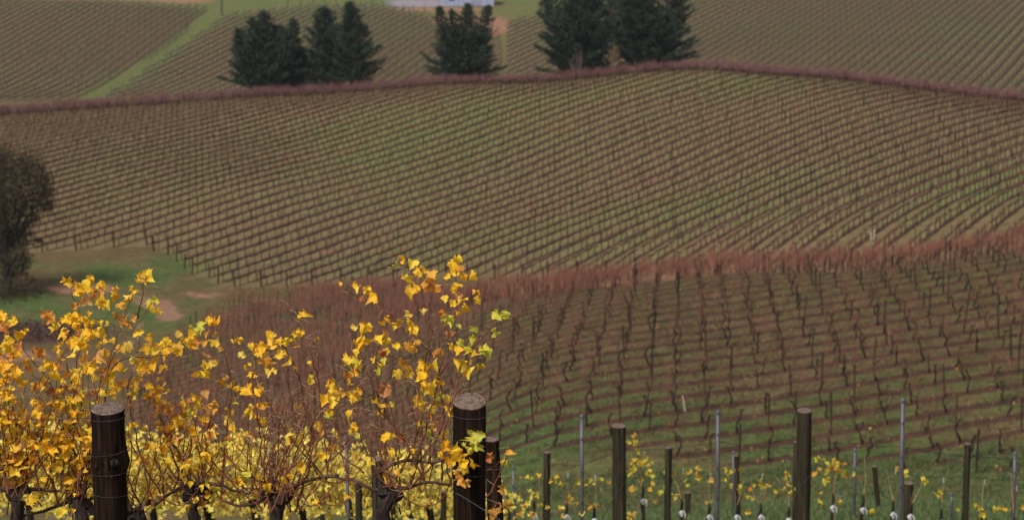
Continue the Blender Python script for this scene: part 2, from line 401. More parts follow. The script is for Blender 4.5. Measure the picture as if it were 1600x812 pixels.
path = np.clip(1-np.abs(u_ - np.interp(y, [500, 522, 580, 621, 668, 690], [148, 156, 241, 298, 345, 352]))/np.interp(y, [520, 690], [30, 22]), 0, 1)*(y > 500)*(y < 705)
lush += 2.2*np.clip(path*2, 0, 1)
dirt = 0
for b in [(125, 250, 55, 3.0, 1.6), (215, 243, 30, 3, .6), (250, 241, 24, 3.5, 1.3), (265, 235, 24, 3.0, 1.2), (320, 246, 40, 3, .7), (10, 216, 90, 2.6, 1.3), (245, 252, 30, 2.5, .5), (735, 655, 48, 14, 2.2), (765, 640, 26, 12, 1.6), (690, 682, 90, 5, 1.2),
          (375, 545, 0.1, .1, 0), (830, 196, 60, 6, .9), (900, 200, 60, 6, .5), (680, 530, 20, 12, .6), (300, 700, 60, 6, .9), (160, 706, 140, 4, 1.1), (1060, 237, 300, 2.5, .35), (900, 226, 380, 13, .5), (1200, 214, 300, 20, .5), (560, 282, 280, 18, .26), (950, 305, 200, 14, .24), (1350, 322, 300, 16, .24), (300, 290, 160, 10, .18)]:
    dirt = dirt + b[4]*blob(*b[:4])
# winding wheel track on the valley floor
tu = np.interp(y, [212, 218, 224, 230, 236, 241], [120, 188, 212, 216, 200, 150]); dirt += .7*np.exp(-((u_-tu)/9)**2)*(y > 211)*(y < 242)
yard = np.clip(1.5*(np.exp(-(((u_-655)/42)**4 + ((y-697)/9)**4))), 0, 1)
bank = np.clip(1.3*np.exp(-(((u_-20)/115)**4 + ((y-226.5)/5.5)**4)), 0, 1)
pale = np.clip(inpoly(x, y, FIELDS['C']['poly'])*1.0 + (y > 480)*(y < 900)*.6, 0, 1)
gme = mesh_np('ground', V, Q, [], smooth=True)
for nm, a in (('rowc', rowc), ('rowm', rowm), ('strip', strip), ('lush', np.clip(lush, 0, 2)), ('dirt', np.clip(dirt, 0, 1.5)), ('yard', yard), ('bank', bank), ('pale', pale)):
    at = gme.attributes.new(nm, 'FLOAT', 'POINT'); at.data.foreach_set('value', a.astype(np.float32))
k = NT('vineyard_ground')
def att(nm): return k.n('ShaderNodeAttribute', attribute_name=nm).outputs['Fac']
tc = k.n('ShaderNodeTexCoord').outputs['Object']
n1 = k.noise(.045, 4, .6, vec=tc); n2 = k.noise(.5, 4, .65, vec=tc); n3 = k.noise(5, 3, .7, vec=tc); n4 = k.noise(.16, 3, .6, vec=tc)
lw = k.math('ADD', att('lush'), k.math('MULTIPLY', k.math('SUBTRACT', n2, .5), 2.6))
lw = k.math('ADD', lw, k.math('MULTIPLY', k.math('SUBTRACT', n1, .50), 1.3), clamp=True)
n5 = k.noise(1.3, 5, .7, vec=tc); n3 = k.math('ADD', k.math('MULTIPLY', n3, .45), k.math('MULTIPLY', n5, .75)); n3 = k.math('MULTIPLY', k.math('SUBTRACT', n3, .36), 2.1, clamp=True)
dry = k.mix(n3, (.078, .058, .026), (.175, .130, .064))
green = k.mix(n3, (.044, .078, .024), (.115, .165, .052))
dry = k.mix(k.math('MULTIPLY', att('pale'), .6), dry, k.mix(n3, (.135, .105, .050), (.30, .245, .135)))
green = k.mix(k.math('MULTIPLY', att('pale'), .6), green, k.mix(n3, (.120, .132, .048), (.27, .275, .115)))
c = k.mix(lw, dry, green)
tanm = k.math('MULTIPLY', k.math('SUBTRACT', n4, .5), 4.0, clamp=True)
c = k.mix(k.math('MULTIPLY', tanm, .6), c, (.21, .115, .075))
fr = k.math('ABSOLUTE', k.math('SUBTRACT', k.math('FRACT', att('rowc')), .5))
edge = k.math('ADD', att('strip'), k.math('MULTIPLY', k.math('SUBTRACT', n2, .5), .22))
sm = k.math('MULTIPLY', k.math('MULTIPLY', k.math('SUBTRACT', edge, fr), 14.0, clamp=True), att('rowm'))
soil = k.mix(n3, (.034, .017, .015), (.095, .049, .040))
c = k.mix(k.math('MULTIPLY', sm, .92), c, soil)
dw = k.math('MULTIPLY', k.math('SUBTRACT', k.math('ADD', att('dirt'), k.math('MULTIPLY', k.math('SUBTRACT', n2, .5), 1.6)), .45), 3.0, clamp=True)
c = k.mix(k.math('MULTIPLY', dw, .85), c, k.mix(n3, (.27, .14, .10), (.36, .21, .15)))
bw = k.math('MULTIPLY', k.math('SUBTRACT', k.math('ADD', att('bank'), k.math('MULTIPLY', k.math('SUBTRACT', n2, .5), .6)), .4), 3.0, clamp=True)
c = k.mix(bw, c, k.mix(n2, (.045, .026, .022), (.13, .080, .065)))
c = k.mix(att('yard'), c, k.mix(n2, (.24, .22, .27), (.34, .31, .37)))
vm = k.n('ShaderNodeMix', data_type='RGBA', blend_type='MULTIPLY'); vm.inputs[0].default_value = 1.0; k.l(c, vm.inputs[6]); k.l(k.ramp(k.noise(.9, 5, .75, vec=tc), [(.3, (.62, .60, .58)), (.7, (1.25, 1.22, 1.2))]), vm.inputs[7]); c = vm.outputs[2]
k.l(c, k.b.inputs['Base Color']); k.b.inputs['Roughness'].default_value = .95; k.b.inputs['Specular IOR Level'].default_value = .1
k.bump(k.math('ADD', n3, k.math('MULTIPLY', n2, 2.0)), .8, .12)
gme.materials.append(k.m)
tag(obj('ground', gme), kind='structure')

# ------------------------------------------------------------------ bare vine prototypes
def proto_vine(seed, detail):
    r = np.random.default_rng(seed); m = MB()
    H = r.uniform(.80, .95) if detail in ('B', 'B2', 'R') else .90
    if detail == 'B':
        n = 7; z = np.linspace(0, H, n); lean = r.normal(0, .10); wob = r.normal(0, .035, (n, 2)); wob[0] = 0
        bow = r.choice([-1, 1])*r.uniform(.04, .13)
        tr = np.stack([lean*z + bow*np.sin(z/H*math.pi) + wob[:, 0], wob[:, 1], z], -1)
        m.tube(tr, np.linspace(.054, .036, n)*r.uniform(.85, 1.2)*(1+.25*np.sin(np.arange(n)*2.1+seed)), 5, 0)
        hd = tr[-1]; m.tube([hd-[0, 0, .06], hd+[0, 0, .01], hd+[.02, 0, .06]], [.035, .056, .024], 5, 0)
        s0 = r.choice([-1, 1]); L = r.uniform(.08, .24)
        m.tube([hd, hd+[s0*L*.5, 0, .05], hd+[s0*L, r.normal(0, .03), r.normal(-.02, .05)]], [.032, .026, .014], 4, 0)
        m2 = MB()
        for i in range(18):
            s = r.uniform(-.62, .62); b = np.array([hd[0]+s, hd[1]+r.normal(0, .03), hd[2]+.02])
            L = r.uniform(.5, 1.15); d = np.array([r.normal(s*.15, .22), r.normal(0, .20), 1.0]); 
            mid = b+d*L*.5+[r.normal(0, .05), r.normal(0, .05), 0]; e = mid+(d*[1.2, 1.2, .9]+[r.normal(0, .2), r.normal(0, .15), 0])*L*.5
            m2.tube([b, mid, e], [.0075, .0065, .0035], 3, 0, cap=False)
        return m.arr(), m2.arr()
    if detail == 'B2':                     # same vine seen from afar: full cane curtain
        m.tube([[0, 0, -.05], [r.normal(0, .08), r.normal(0, .03), H*.5], [r.normal(0, .06), 0, H]], [.040, .030, .038], 4, 0, cap=False)
        for i in range(44):
            s = r.uniform(-.75, .75); z0 = H+r.uniform(-.15, .1); m.blade([s, r.normal(0, .08), z0], [s+r.normal(0, .15), r.normal(0, .2), z0+r.uniform(.4, 1.05)], r.uniform(.024, .046), 1, side=(math.cos(i), math.sin(i), 0))
        return m.arr()
    if detail == 'C':
        m.tube([[0, 0, -.05], [r.normal(0, .05), r.normal(0, .03), H*.5], [r.normal(0, .04), 0, H]], [.068, .056, .056], 3, 0, cap=False)
        m.tube([[-.86, 0, H], [0, 0, H+.01], [.86, 0, H]], [.055, .075, .055], 3, 0, cap=False)
        for i in range(22):
            s = r.uniform(-.8, .8); m.blade([s, 0, H], [s+r.normal(0, .14), r.normal(0, .12), H+r.uniform(.25, .8)], r.uniform(.035, .06), 1, side=(math.cos(i), math.sin(i), 0))
        return m.arr()
    if detail == 'D':
        m.blade([0, 0, -.05], [0, 0, H+.1], .09, 0); m.tube([[-.81, 0, H], [.83, 0, H]], .085, 3, 0, cap=False)
        for i in range(16):
            s = r.uniform(-.8, .8); m.blade([s, 0, H*.9], [s+r.normal(0, .15), r.normal(0, .15), H+r.uniform(.3, .8)], r.uniform(.07, .12), 1, side=(math.cos(i), math.sin(i), 0))
        return m.arr()
    if detail == 'R':                      # unpruned row on the crest
        m.blade([0, 0, -.1], [0, 0, H+.2], .12, 0)
        for i in range(5):
            s = r.uniform(-.4, .4); m.blade([s, r.normal(0, .1), -.05], [s+r.normal(0, .1), 0, H], .10, 0, side=(math.cos(i), math.sin(i), 0))
        for i in range(30):
            s = r.uniform(-.4, .4); z0 = r.uniform(.35, .9); m.blade([s, r.normal(0, .12), z0], [s+r.normal(0, .12), r.normal(0, .2), z0+r.uniform(.45, 1.1)], r.uniform(.03, .06), 1, side=(math.cos(i), math.sin(i), 0))
        return m.arr()
def with_z(A): return np.concatenate([A, ground(A[:, 0], A[:, 1])[:, None]], 1)

# ---- middle field: nearest 300 vines one by one, the rest as one mesh
FB = FIELDS['B']; A, I, J = field_rows(FB, .12); PB = with_z(A)
keep = rng.random(len(PB)) > .05; PB, I = PB[keep], I[keep]
u, v = project(PB + [0, 0, .9]); vg = project(PB)[1]
inview = (u > 5) & (u < 1595) & (vg < 800) & ~((u < 700) & (vg > 600))
is_post = (np.arange(len(PB)) % 6 == 0)
protoB = [proto_vine(100+i, 'B') for i in range(9)]
tmesh = [mesh_np('vine_trunk', *p[0][:2], [M['trunkB']], p[0][2]) for p in protoB]
cmesh = [mesh_np('vine_canes', *p[1][:2], [M['caneB']], p[1][2]) for p in protoB]
cand = np.where(inview & ~is_post)[0]; cand = cand[np.argsort(PB[cand, 1])][:300]
rows_sorted = sorted(set(I[cand])); chosen = set(cand.tolist())
for rk, ri in enumerate(rows_sorted):
    mem = [c for c in cand if I[c] == ri]; mem.sort(key=lambda c: -u[c])
    for q, c in enumerate(mem):
        t = empty('bare_grapevine', PB[c], 'bare dark grapevine, %s from right in the %s row of the middle field' % (ordn(q), ordn(rk)), 'grapevine',
                  'bare grapevines in the near rows of the middle field', FB['th'] + rng.normal(0, .25) + (math.pi if rng.random() < .5 else 0))
        s = rng.uniform(.88, 1.18); t.scale = (s, s, s); k_ = int(rng.integers(9))
        obj('trunk', tmesh[k_], t); tag(obj('canes', cmesh[k_], t), kind='stuff')
rest = np.array([i for i in range(len(PB)) if i not in chosen and not is_post[i]])
joined = [proto_vine(200+i, 'B2') for i in range(12)]
o = bulk('vine_rows', joined, PB[rest], FB['th']+rng.normal(0, .25, len(rest)), rng.uniform(.9, 1.25, len(rest)), [M['trunkB'], M['caneBf']])
tag(o, 'reddish leafless vines crowding the far rows of the middle field', 'grapevines', kind='stuff')
# stakes of the middle field
def stake_mesh(r=.045, h=1.75, sides=7, mat='post_b', name='field_post'):
    m = MB(); m.tube([[0, 0, -.4], [0, 0, h*.5], [0, 0, h]], [r*1.05, r, r*.95], sides, 0); return m.mesh(name, [M[mat], M['cut']])
st = stake_mesh()
pb = np.where(is_post & inview)[0]; pb = pb[np.argsort(PB[pb, 1])][:150]
prow = sorted(set(I[pb]))
for rk, ri in enumerate(prow):
    mem = sorted([c for c in pb if I[c] == ri], key=lambda c: -u[c])
    for q, c in enumerate(mem):
        o = obj('vineyard_post', st, loc=PB[c]+[.1, .1, 0], rot=(rng.normal(0, .05), rng.normal(0, .05), rng.uniform(0, 6)))
        s = rng.uniform(.85, 1.1); o.scale = (s, s, s*rng.uniform(.85, 1.08))
        tag(o, 'thin timber post, %s from right in the %s post row of the middle field' % (ordn(q), ordn(rk)), 'post', 'thin timber posts in the middle field')
pm = MB(); pm.tube([[0, 0, -.3], [0, 0, 1.75]], .045, 4, 0); PROTO_POST = [pm.arr()]
rp = np.array([i for i in np.where(is_post)[0] if i not in set(pb.tolist())])
tag(bulk('distant_posts', PROTO_POST, PB[rp], np.zeros(len(rp)), rng.uniform(.85, 1.1, len(rp)), [M['post_b']]), 'thin posts among the far rows of the middle field', 'posts', kind='stuff')

# ---- hillside field C
FC = FIELDS['C']; A, I, J = field_rows(FC, .15); PC = with_z(A)
isp = (J + I*2) % 6 == 0
protoC = [proto_vine(300+i, 'C') for i in range(10)]
n = (~isp).sum()
o = bulk('vine_rows', protoC, PC[~isp], np.full(n, FC['th']) + rng.choice([0, math.pi], n), rng.uniform(.97, 1.03, n), [M['trunkC'], M['caneC']])
tag(o, 'pruned brown vines in long slanting rows over the broad hillside', 'grapevines', kind='stuff')
pm = MB(); pm.tube([[0, 0, -.3], [0, 0, 1.8]], .05, 4, 0); pm.tube([[-.86, 0, .9], [.86, 0, .9]], .085, 3, 0)
n = isp.sum(); tag(bulk('distant_posts', [pm.arr()], PC[isp], np.full(n, FC['th']), rng.uniform(.92, 1.1, n), [M['trunkC']]), 'slim dark posts spaced along the hillside vine rows', 'posts', kind='stuff')
# end posts on its lower edge, one by one
ends = []
for ri in sorted(set(I)):
    mem = np.where(I == ri)[0]; e = mem[np.argmin(PC[mem, 1])]
    d = np.array([-math.cos(FC['th']), -math.sin(FC['th'])])*.9
    px = PC[e, :2]+d; ends.append((px[0], px[1], gz(*px)))
ends = np.array(ends); ue, ve = project(ends+[0, 0, 1]); ok = (ue > 40) & (ue < 1500) & (ends[:, 1] < 280)
ends, ue = ends[ok], ue[ok]; order = np.argsort(ue)
em = stake_mesh(.095, 1.75, 7, 'trunkC', 'end_post')
for q, e in enumerate(order):
    o = obj('row_end_post', em, loc=ends[e], rot=(rng.normal(0, .05), rng.normal(0, .06), 0)); o.scale = (rng.uniform(.8, 1.1),)*2+(rng.uniform(.85, 1.1),)
    tag(o, 'stout dark end post below the hillside rows, %s counting from the gum tree' % ordn(q), 'post', 'end posts along the foot of the hillside field')

# ---- unpruned row along the crest
cr = plan([(u_, d) for u_, d in crest_u]); seg = []
for (a, b) in zip(cr[:-1], cr[1:]):
    L = np.linalg.norm(b-a); nseg = int(L/.55)
    for t in np.arange(nseg)/nseg: seg.append(a+(b-a)*t)
seg = np.array(seg); allp = np.concatenate([seg+[0, dd]+rng.normal(0, .1, seg.shape) for dd in (0, 2.2, 4.4)])
allp = allp[rng.random(len(allp)) > .2]; PR = with_z(allp); n = len(PR)
tag(bulk('vine_hedge', [proto_vine(500+i, 'R') for i in range(8)], PR, rng.uniform(-.3, .3, n), rng.uniform(.82, 1.28, n), [M['trunkD'], M['caneR']]), 'long maroon line of unpruned vines along the hill crest', 'grapevines', kind='stuff')

# ---- far slope
protoD = [proto_vine(700+i, 'D') for i in range(8)]
pd = MB(); pd.tube([[0, 0, -.3], [0, 0, 2.0]], .07, 3, 0)
for nm, lab in (('D1', 'rows of bare vines on the far slope left of the green strip'), ('D2', 'rows of bare vines on the far slope behind the pines'), ('D3', 'rows of bare vines on the far slope right of the pines')):
    F = FIELDS[nm]; A, I, J = field_rows(F, .1); PD = with_z(A); isp = (J+I*2) % 5 == 0; n = (~isp).sum()
    tag(bulk('vine_rows', protoD, PD[~isp], np.full(n, F['th']), rng.uniform(.97, 1.03, n), [M['trunkD'], M['caneD']]), lab, 'grapevines', kind='stuff')
    n = isp.sum(); tag(bulk('distant_posts', [pd.arr()], PD[isp], np.zeros(n), rng.uniform(.9, 1.1, n), [M['trunkD']]), 'posts of the ' + lab, 'posts', kind='stuff')

# ------------------------------------------------------------------ trees
def conifer(name, cu, D, top_v, width_px, label, group, seed, tops=1, cat='pine tree', lowcut=.03, fat=.55):
    r = np.random.default_rng(seed)
    x0, y0, _ = P(cu, 140, D); z0 = gz(x0, y0); H = P(cu, top_v, D)[2]-z0; Wd = width_px/FPX*D/2*1.22
    t = empty(name, (x0, y0, z0), label, cat, group)
    tm = MB(); fm = MB()
    stems = [(0, 0, 1.0, 1.0)] if tops == 1 else [((i_+.5)/tops*1.25*Wd-.62*Wd+r.normal(0, .05)*Wd, r.uniform(-.35, .35)*Wd, r.uniform(.74, .97), r.uniform(.42, .56)) for i_ in range(tops)]
    if tops > 1: stems[tops//2] = (r.uniform(-.15, .1)*Wd, 0, 1.0, .6); stems.append((0, 0, .62, .92))
    for sx, sy, hs_, ws in stems:
        h = H*hs_; base = np.array([0, 0, -.5]); top = np.array([sx, sy, h])
        zz = np.linspace(0, 1, 8)[:, None]; pts = base+(top-base)*np.concatenate([zz**.6 if tops > 1 else zz, zz**.6 if tops > 1 else zz, zz], 1)
        tm.tube(pts, np.linspace(.26, .03, 8)*(H/12), 6, 0)
        nb = int(92*(ws+.25))
        for b in range(nb):
            f = lowcut+(1-lowcut)*((b+.5)/nb)**.9
            pz = pts[:, 2]; c0 = np.array([np.interp(f*h, pz, pts[:, 0]), np.interp(f*h, pz, pts[:, 1]), f*h])
            prof = (1-f)**fat*min(1, .72+f*1.6)
            L = Wd*ws*prof*(r.uniform(.45, 1.0) if r.random() < .7 else r.uniform(1.0, 1.14))+.18
            az = b*2.399+r.normal(0, .3); up = r.uniform(.12, .5)+.5*f
            q = np.linspace(0, 1, 6)[:, None]
            dirv = np.array([math.cos(az), math.sin(az), 0])
            bp = c0+dirv*L*q+np.array([0, 0, 1])*L*(up*q**1.6 - .10*q)
            if L > .8: tm.tube(bp, np.linspace(.045, .012, 6), 3, 0, cap=False)
            nc = max(3, int(L*4.2))
            for c in range(nc):
                qq = .22+.78*(c+r.random())/nc
                pc = np.array([np.interp(qq, q[:, 0], bp[:, i]) for i in range(3)])
                sp_ = .36*(1.2-qq*.75)
                k_ = 9
                sp_ = min(sp_*1.15, .14+L*.22); off = r.normal(0, sp_, (k_, 3))*[1, 1, .45]; d = dirv*.55+[0, 0, .75]+r.normal(0, .45, (k_, 3)); d /= np.linalg.norm(d, axis=1, keepdims=True)
                l = r.uniform(.26, .70, (k_, 1)); s = np.cross(d, r.normal(0, 1, (k_, 3))); s /= np.linalg.norm(s, axis=1, keepdims=True)
                p = pc+off; wv = r.uniform(.07, .13, (k_, 1))
                Vv = np.stack([p-s*wv, p+s*wv, p+d*l], 1).reshape(-1, 3); fm.add(Vv, np.arange(3*k_).reshape(-1, 3))
    tm.build('trunk', [M['treebark']], t); tag(fm.build('crown', [M['pine']], t), kind='stuff')
    return t
GP = 'dark pines standing behind the hill crest'
conifer('pine_tree', 412, 408, 20, 138, 'broad many-topped dark pine, leftmost of the trees on the crest', GP, 1, tops=5, fat=.8)
conifer('pine_tree', 455, 412, 32, 84, 'rounded dark pine overlapping the right flank of the leftmost broad pine', GP, 21, tops=2, fat=.75)
conifer('pine_tree', 508, 411, 14, 88, 'narrow pointed dark pine just right of the broad pine', GP, 2, fat=.7)
conifer('pine_tree', 549, 408, 5, 112, 'tall thin-topped pine spreading at its foot, right end of the left group', GP, 3, fat=.95)
conifer('pine_tree', 725, 407, 8, 128, 'lone bushy dark pine in the middle of the crest', GP, 4, tops=4, fat=.85)
conifer('pine_tree', 908, 410, -32, 166, 'biggest round dark pine with its top out of the picture', GP, 5, tops=5, fat=.62)
conifer('pine_tree', 1014, 409, -34, 164, 'dense dark pine at the right end of the crest trees', GP, 6, tops=4, fat=.62)

def sapling(cu, D, top_v, label, seed, leafy):
    r = np.random.default_rng(seed); x0, y0, _ = P(cu, 140, D); z0 = gz(x0, y0); H = P(cu, top_v, D)[2]-z0
    t = empty('sapling', (x0, y0, z0), label, 'sapling'); m = MB(); f = MB()
    for b in range(5):
        a = r.uniform(0, 6.28); L = H*r.uniform(.7, 1.0); sd = r.uniform(.15, .6)
        q = np.linspace(0, 1, 5)[:, None]; pts = np.array([math.cos(a)*sd, math.sin(a)*sd, 0])*q**1.3*1.4+np.array([0, 0, L])*q
        m.tube(pts, np.linspace(.035, .012, 5), 4, 0)
        for j in range(10):
            c = pts[2]+(pts[4]-pts[2])*r.random(); e = c+r.normal(0, .5, 3)+[0, 0, .5]; m.blade(c, e, .04, 0)
            if leafy:
                for _ in range(6): g = e+r.normal(0, .35, 3); f.add([g, g+r.normal(0, .14, 3), g+r.normal(0, .14, 3)], [(0, 1, 2)])
    m.build('trunk', [M['palebark']], t)
    if leafy: tag(f.build('crown', [M['yellowtwig']], t), kind='stuff')
sapling(905, 397, 74, 'bare pinkish sapling in front of the biggest pine', 11, False)
sapling(897, 397, 88, 'low bare mauve sapling at the foot of the biggest pine', 15, False)
sapling(958, 397, 72, 'slim sapling with sparse yellowish leaves between the two right pines', 12, True)
sapling(832, 399, 92, 'small wispy shrub at the left foot of the biggest pine', 13, False)
sapling(1145, 402, 96, 'little yellow leafed shrub on the crest right of the pines', 14, True)

def gum(cu, D, base_v, top_v, label):
    r = np.random.default_rng(31); x0, y0, _ = P(cu, base_v, D); z0 = gz(x0, y0); H = P(cu, top_v, D)[2]-z0
    t = empty('gum_tree', (x0, y0, z0), label, 'tree'); m = MB(); f = MB()
    m.tube([[0, 0, -.5], [.3, 0, H*.15], [-.2, .2, H*.32], [.5, .1, H*.55]], [.55, .42, .34, .2], 8, 0)
    S = FPX/D
    cl = [(x_, y_, s) for x_, y_, s in [(10, 262, 34), (40, 258, 30), (-20, 255, 36), (58, 285, 26), (25, 290, 36), (-10, 300, 36), (60, 315, 22), (35, 325, 30), (5, 330, 30), (-30, 290, 36), (-40, 330, 36),
          (30, 368, 24), (40, 390, 18), (12, 350, 24), (15, 385, 24), (-15, 365, 30), (8, 412, 22), (28, 410, 20), (40, 418, 12), (20, 425, 14), (45, 400, 14), (-30, 400, 30), (-60, 360, 30), (-70, 300, 36), (64, 268, 16), (0, 243, 20), (-45, 245, 20), (74, 300, 14), (72, 325, 12), (48, 345, 12), (52, 385, 10)]]
    for cx, cy, s in cl:
        p = np.array(P(cx, cy, D))-[x0, y0, z0]; p[1] += r.normal(0, 1.6); rad = s/S
        m.tube([[.1, .1, H*.25], p*.55+[0, 0, H*.15], p], [.16, .09, .03], 4, 0)
        n = int(1150*(rad/2.0)**2)
        g = r.normal(0, 1, (n, 3)); g = g/np.linalg.norm(g, axis=1, keepdims=True)*rad*(r.random((n, 1))**.45)*[1, 1.1, .85]
        g += r.normal(0, .18, (n, 3)); c = p+g
        a = r.normal(0, .13, (n, 3)); b = r.normal(0, .13, (n, 3))
        f.add(np.stack([c, c+a, c+b], 1).reshape(-1, 3), np.arange(3*n).reshape(-1, 3))
    m.build('trunk', [M['treebark']], t); tag(f.build('crown', [M['gum']], t), kind='stuff')
gum(8, 247, 425, 238, 'large olive brown gum tree at the left edge beside the grassy flat')
# low scrub at its foot and on the bank
def scrub(name, pts, mat, label, cat, n_, h, seed, kind='stuff'):
    r = np.random.default_rng(seed); f = MB()
    for (uu, dd, ru, rd) in pts:
        n = n_; uu_ = r.normal(uu, ru, n); dd_ = r.normal(dd, rd, n); xs = (uu_-800)/FPX/.985*dd_; zs = ground(xs, dd_)
        c = np.stack([xs, dd_, zs+r.random(n)**1.5*h], -1); a = r.normal(0, .12, (n, 3)); b = r.normal(0, .12, (n, 3))
        f.add(np.stack([c, c+a, c+b], 1).reshape(-1, 3), np.arange(3*n).reshape(-1, 3))
    return tag(f.build(name, [mat]), label, cat, kind=kind)
scrub('scrub', [(20, 246, 26, 1.5), (-10, 244, 30, 2)], M['gum'], 'low dark scrub at the foot of the gum tree', 'scrub', 1500, 2.2, 5)
M['bankscrub'] = crown_mat('bank_scrub', [(.2, (.05, .032, .026)), (.8, (.13, .085, .065))])
scrub('bank_scrub', [(30, 226, 60, 2.2), (90, 226, 40, 1.6), (-40, 226, 60, 2.5)], M['bankscrub'], 'brown brushy growth on the low bank left of the grass', 'scrub', 2600, .7, 6)

# ------------------------------------------------------------------ power pole, shed, markers
x0, y0, _ = P(347, 24, 668); z0 = gz(x0, y0)
t = empty('power_pole', (x0, y0, z0), 'tall timber pole beside the green strip on the far slope', 'pole')
m = MB(); m.tube([[0, 0, -.5], [0, 0, 9.5]], [.22, .15], 8, 0); m.build('pole', [M['treebark']], t)
m = MB(); m.box((0, 0, 8.9), (2.2, .12, .14)); m.build('crossarm', [M['treebark']], t)
mi_ = MB(); mi_.tube([[0, 0, 0], [0, 0, .09], [0, 0, .18]], [.05, .08, .04], 6, 0); im = mi_.mesh('insulator', [M['white']])
for s in (-.9, 0.35, .9): obj('insulator', im, t, (s, 0, 8.97))

x0, y0, _ = P(731, 8, 694); z0 = gz(x0, y0)
t = empty('farm_shed', (x0, y0, z0), 'long pale blue-grey farm shed at the top of the far slope', 'shed')
M['shedwall'] = simple('corrugated_wall', [(.3, (.24, .26, .42)), (.7, (.38, .41, .58))], 1.2, .5, (1, 1, .2))
M['shedroof'] = simple('corrugated_roof', [(.3, (.45, .48, .55)), (.7, (.58, .60, .66))], 1, .45)
L, Wd, Hh = 15.0, 8.0, 3.2
m = MB(); m.box((0, 0, Hh/2-.4), (L, Wd, Hh+.8))
for i in range(50): m.box((-L/2+.15+i*.3, -Wd/2-.015, Hh/2), (.09, .05, Hh-.1))
m.build('wall', [M['shedwall']], t)
m = MB(); a = [(-L/2-.4, -Wd/2-.5, Hh+.03), (L/2+.4, -Wd/2-.5, Hh+.03), (L/2+.4, 0, Hh+1.6), (-L/2-.4, 0, Hh+1.6), (L/2+.4, Wd/2+.5, Hh+.03), (-L/2-.4, Wd/2+.5, Hh+.03)]
V_ = a+[(p[0], p[1], p[2]+.15) for p in a]
m.add(V_, [(0, 1, 2), (0, 2, 3), (3, 2, 4), (3, 4, 5), (6, 8, 7), (6, 9, 8), (9, 10, 8), (9, 11, 10), (0, 6, 7), (0, 7, 1), (5, 4, 10), (5, 10, 11)]); m.build('roof', [M['shedroof']], t)
m = MB(); m.box((2.5, -Wd/2-.06, 1.35), (3.2, .08, 2.7)); m.build('door', [simple('shed_door', [(.3, (.20, .22, .32)), (.7, (.28, .30, .42))], 1, .5)], t)
m = MB(); m.box((-4.5, -Wd/2-.06, 1.7), (1.4, .06, .9)); m.build('window', [simple('dark_glass', [(.3, (.03, .03, .04)), (.7, (.06, .06, .08))], 1, .1)], t)

# headland posts above the pines, green bank
hp = stake_mesh(.09, 1.9, 6, 'trunkD', 'headland_post')
for q, uu in enumerate((450, 471, 490, 508, 526, 545, 563, 581, 598, 613, 630, 646, 663)):
    D_ = 688 if uu < 610 else 676; x0, y0, _ = P(uu, 15, D_); o = obj('headland_post', hp, loc=(x0, y0, gz(x0, y0)))
    tag(o, 'dark post on the green headland above the pines, %s from the left' % ordn(q), 'post', 'posts along the far headland')
def stick(uu, vt, D, h, mat, name, label, cat, lean=0, rr=.03):
    x0, y0, z1 = P(uu, vt, D); m = MB(); m.tube([[0, 0, -.15], [lean*.5, 0, h*.5], [lean, 0, h]], [rr, rr*1.15, rr*.8], 6, 0)
    return tag(m.build(name, [M[mat]], loc=(x0, y0, z1-h)), label, cat)
for uu, vt, lab in ((1361, 374, 'cream marker stake between the hillside rows and red vines, left of two'), (1366, 370, 'taller cream marker stake between the hillside rows and red vines, right of two')):
    x0, y0, _ = P(uu, vt, 236.5); z0 = gz(x0, y0)
    m = MB(); m.tube([[0, 0, -.2], [0, 0, .7+(uu > 1363)*.3], ], [.085, .085], 6, 0); tag(m.build('marker_stake', [M['stake']], loc=(x0, y0, z0)), lab, 'stake')
x0, y0, _ = P(1067, 640, 112); z0 = gz(x0, y0)
m = MB(); m.tube([[.12, 0, -.1], [.05, 0, .35], [-.03, 0, .75]], [.04, .045, .03], 5, 0); tag(m.build('marker_stake', [M['stake']], loc=(x0, y0, z0)), 'pale leaning stake among bare vines above the young block', 'stake')

# ------------------------------------------------------------------ grass blades and litter (uncountable)
def tufts(name, n, uu, dd, mat, h, wdt, label, seed, cat='grass'):
    r = np.random.default_rng(seed); d = r.uniform(*dd, n); u = r.uniform(*uu, n); xs = (u-800)/FPX/.985*d; zs = ground(xs, d)
    k_ = 4; c = np.stack([xs, d, zs-.02], -1)[:, None]+r.normal(0, .05, (n, k_, 3))*[1, 1, 0]
    az = r.uniform(0, 6.28, (n, k_)); s = np.stack([np.cos(az), np.sin(az), np.zeros_like(az)], -1)*wdt
    tip = np.concatenate([r.normal(0, h*.5, (n, k_, 2)), r.uniform(.5, 1.2, (n, k_, 1))*h], -1)
    V_ = np.stack([c-s, c+s, c+tip], 2).reshape(-1, 3); T_ = np.arange(len(V_)).reshape(-1, 3)
    return tag(obj(name, mesh_np(name, V_, T_, [mat])), label, cat, kind='stuff')
tufts('grass', 34000, (650, 1720), (35.5, 66), M['blade'], .14, .018, 'short green grass between the young vine rows', 1)
tufts('grass', 16000, (560, 1720), (88, 101), M['blade'], .13, .03, 'green grass at the foot of the middle field', 2)
def in_alley(n, seed):
    r = np.random.default_rng(seed); d = r.uniform(96, 150, n); u = r.uniform(380, 1720, n); xs = (u-800)/FPX/.985*d
    q = (-xs*math.sin(FB['th'])+d*math.cos(FB['th']))/FB['sp']; fr_ = np.abs(q % 1-.5); return xs, d, fr_
xs, d, fr_ = in_alley(60000, 3); kk = fr_ > .22; xs, d = xs[kk], d[kk]; zs = ground(xs, d); n = len(xs); r = np.random.default_rng(4)
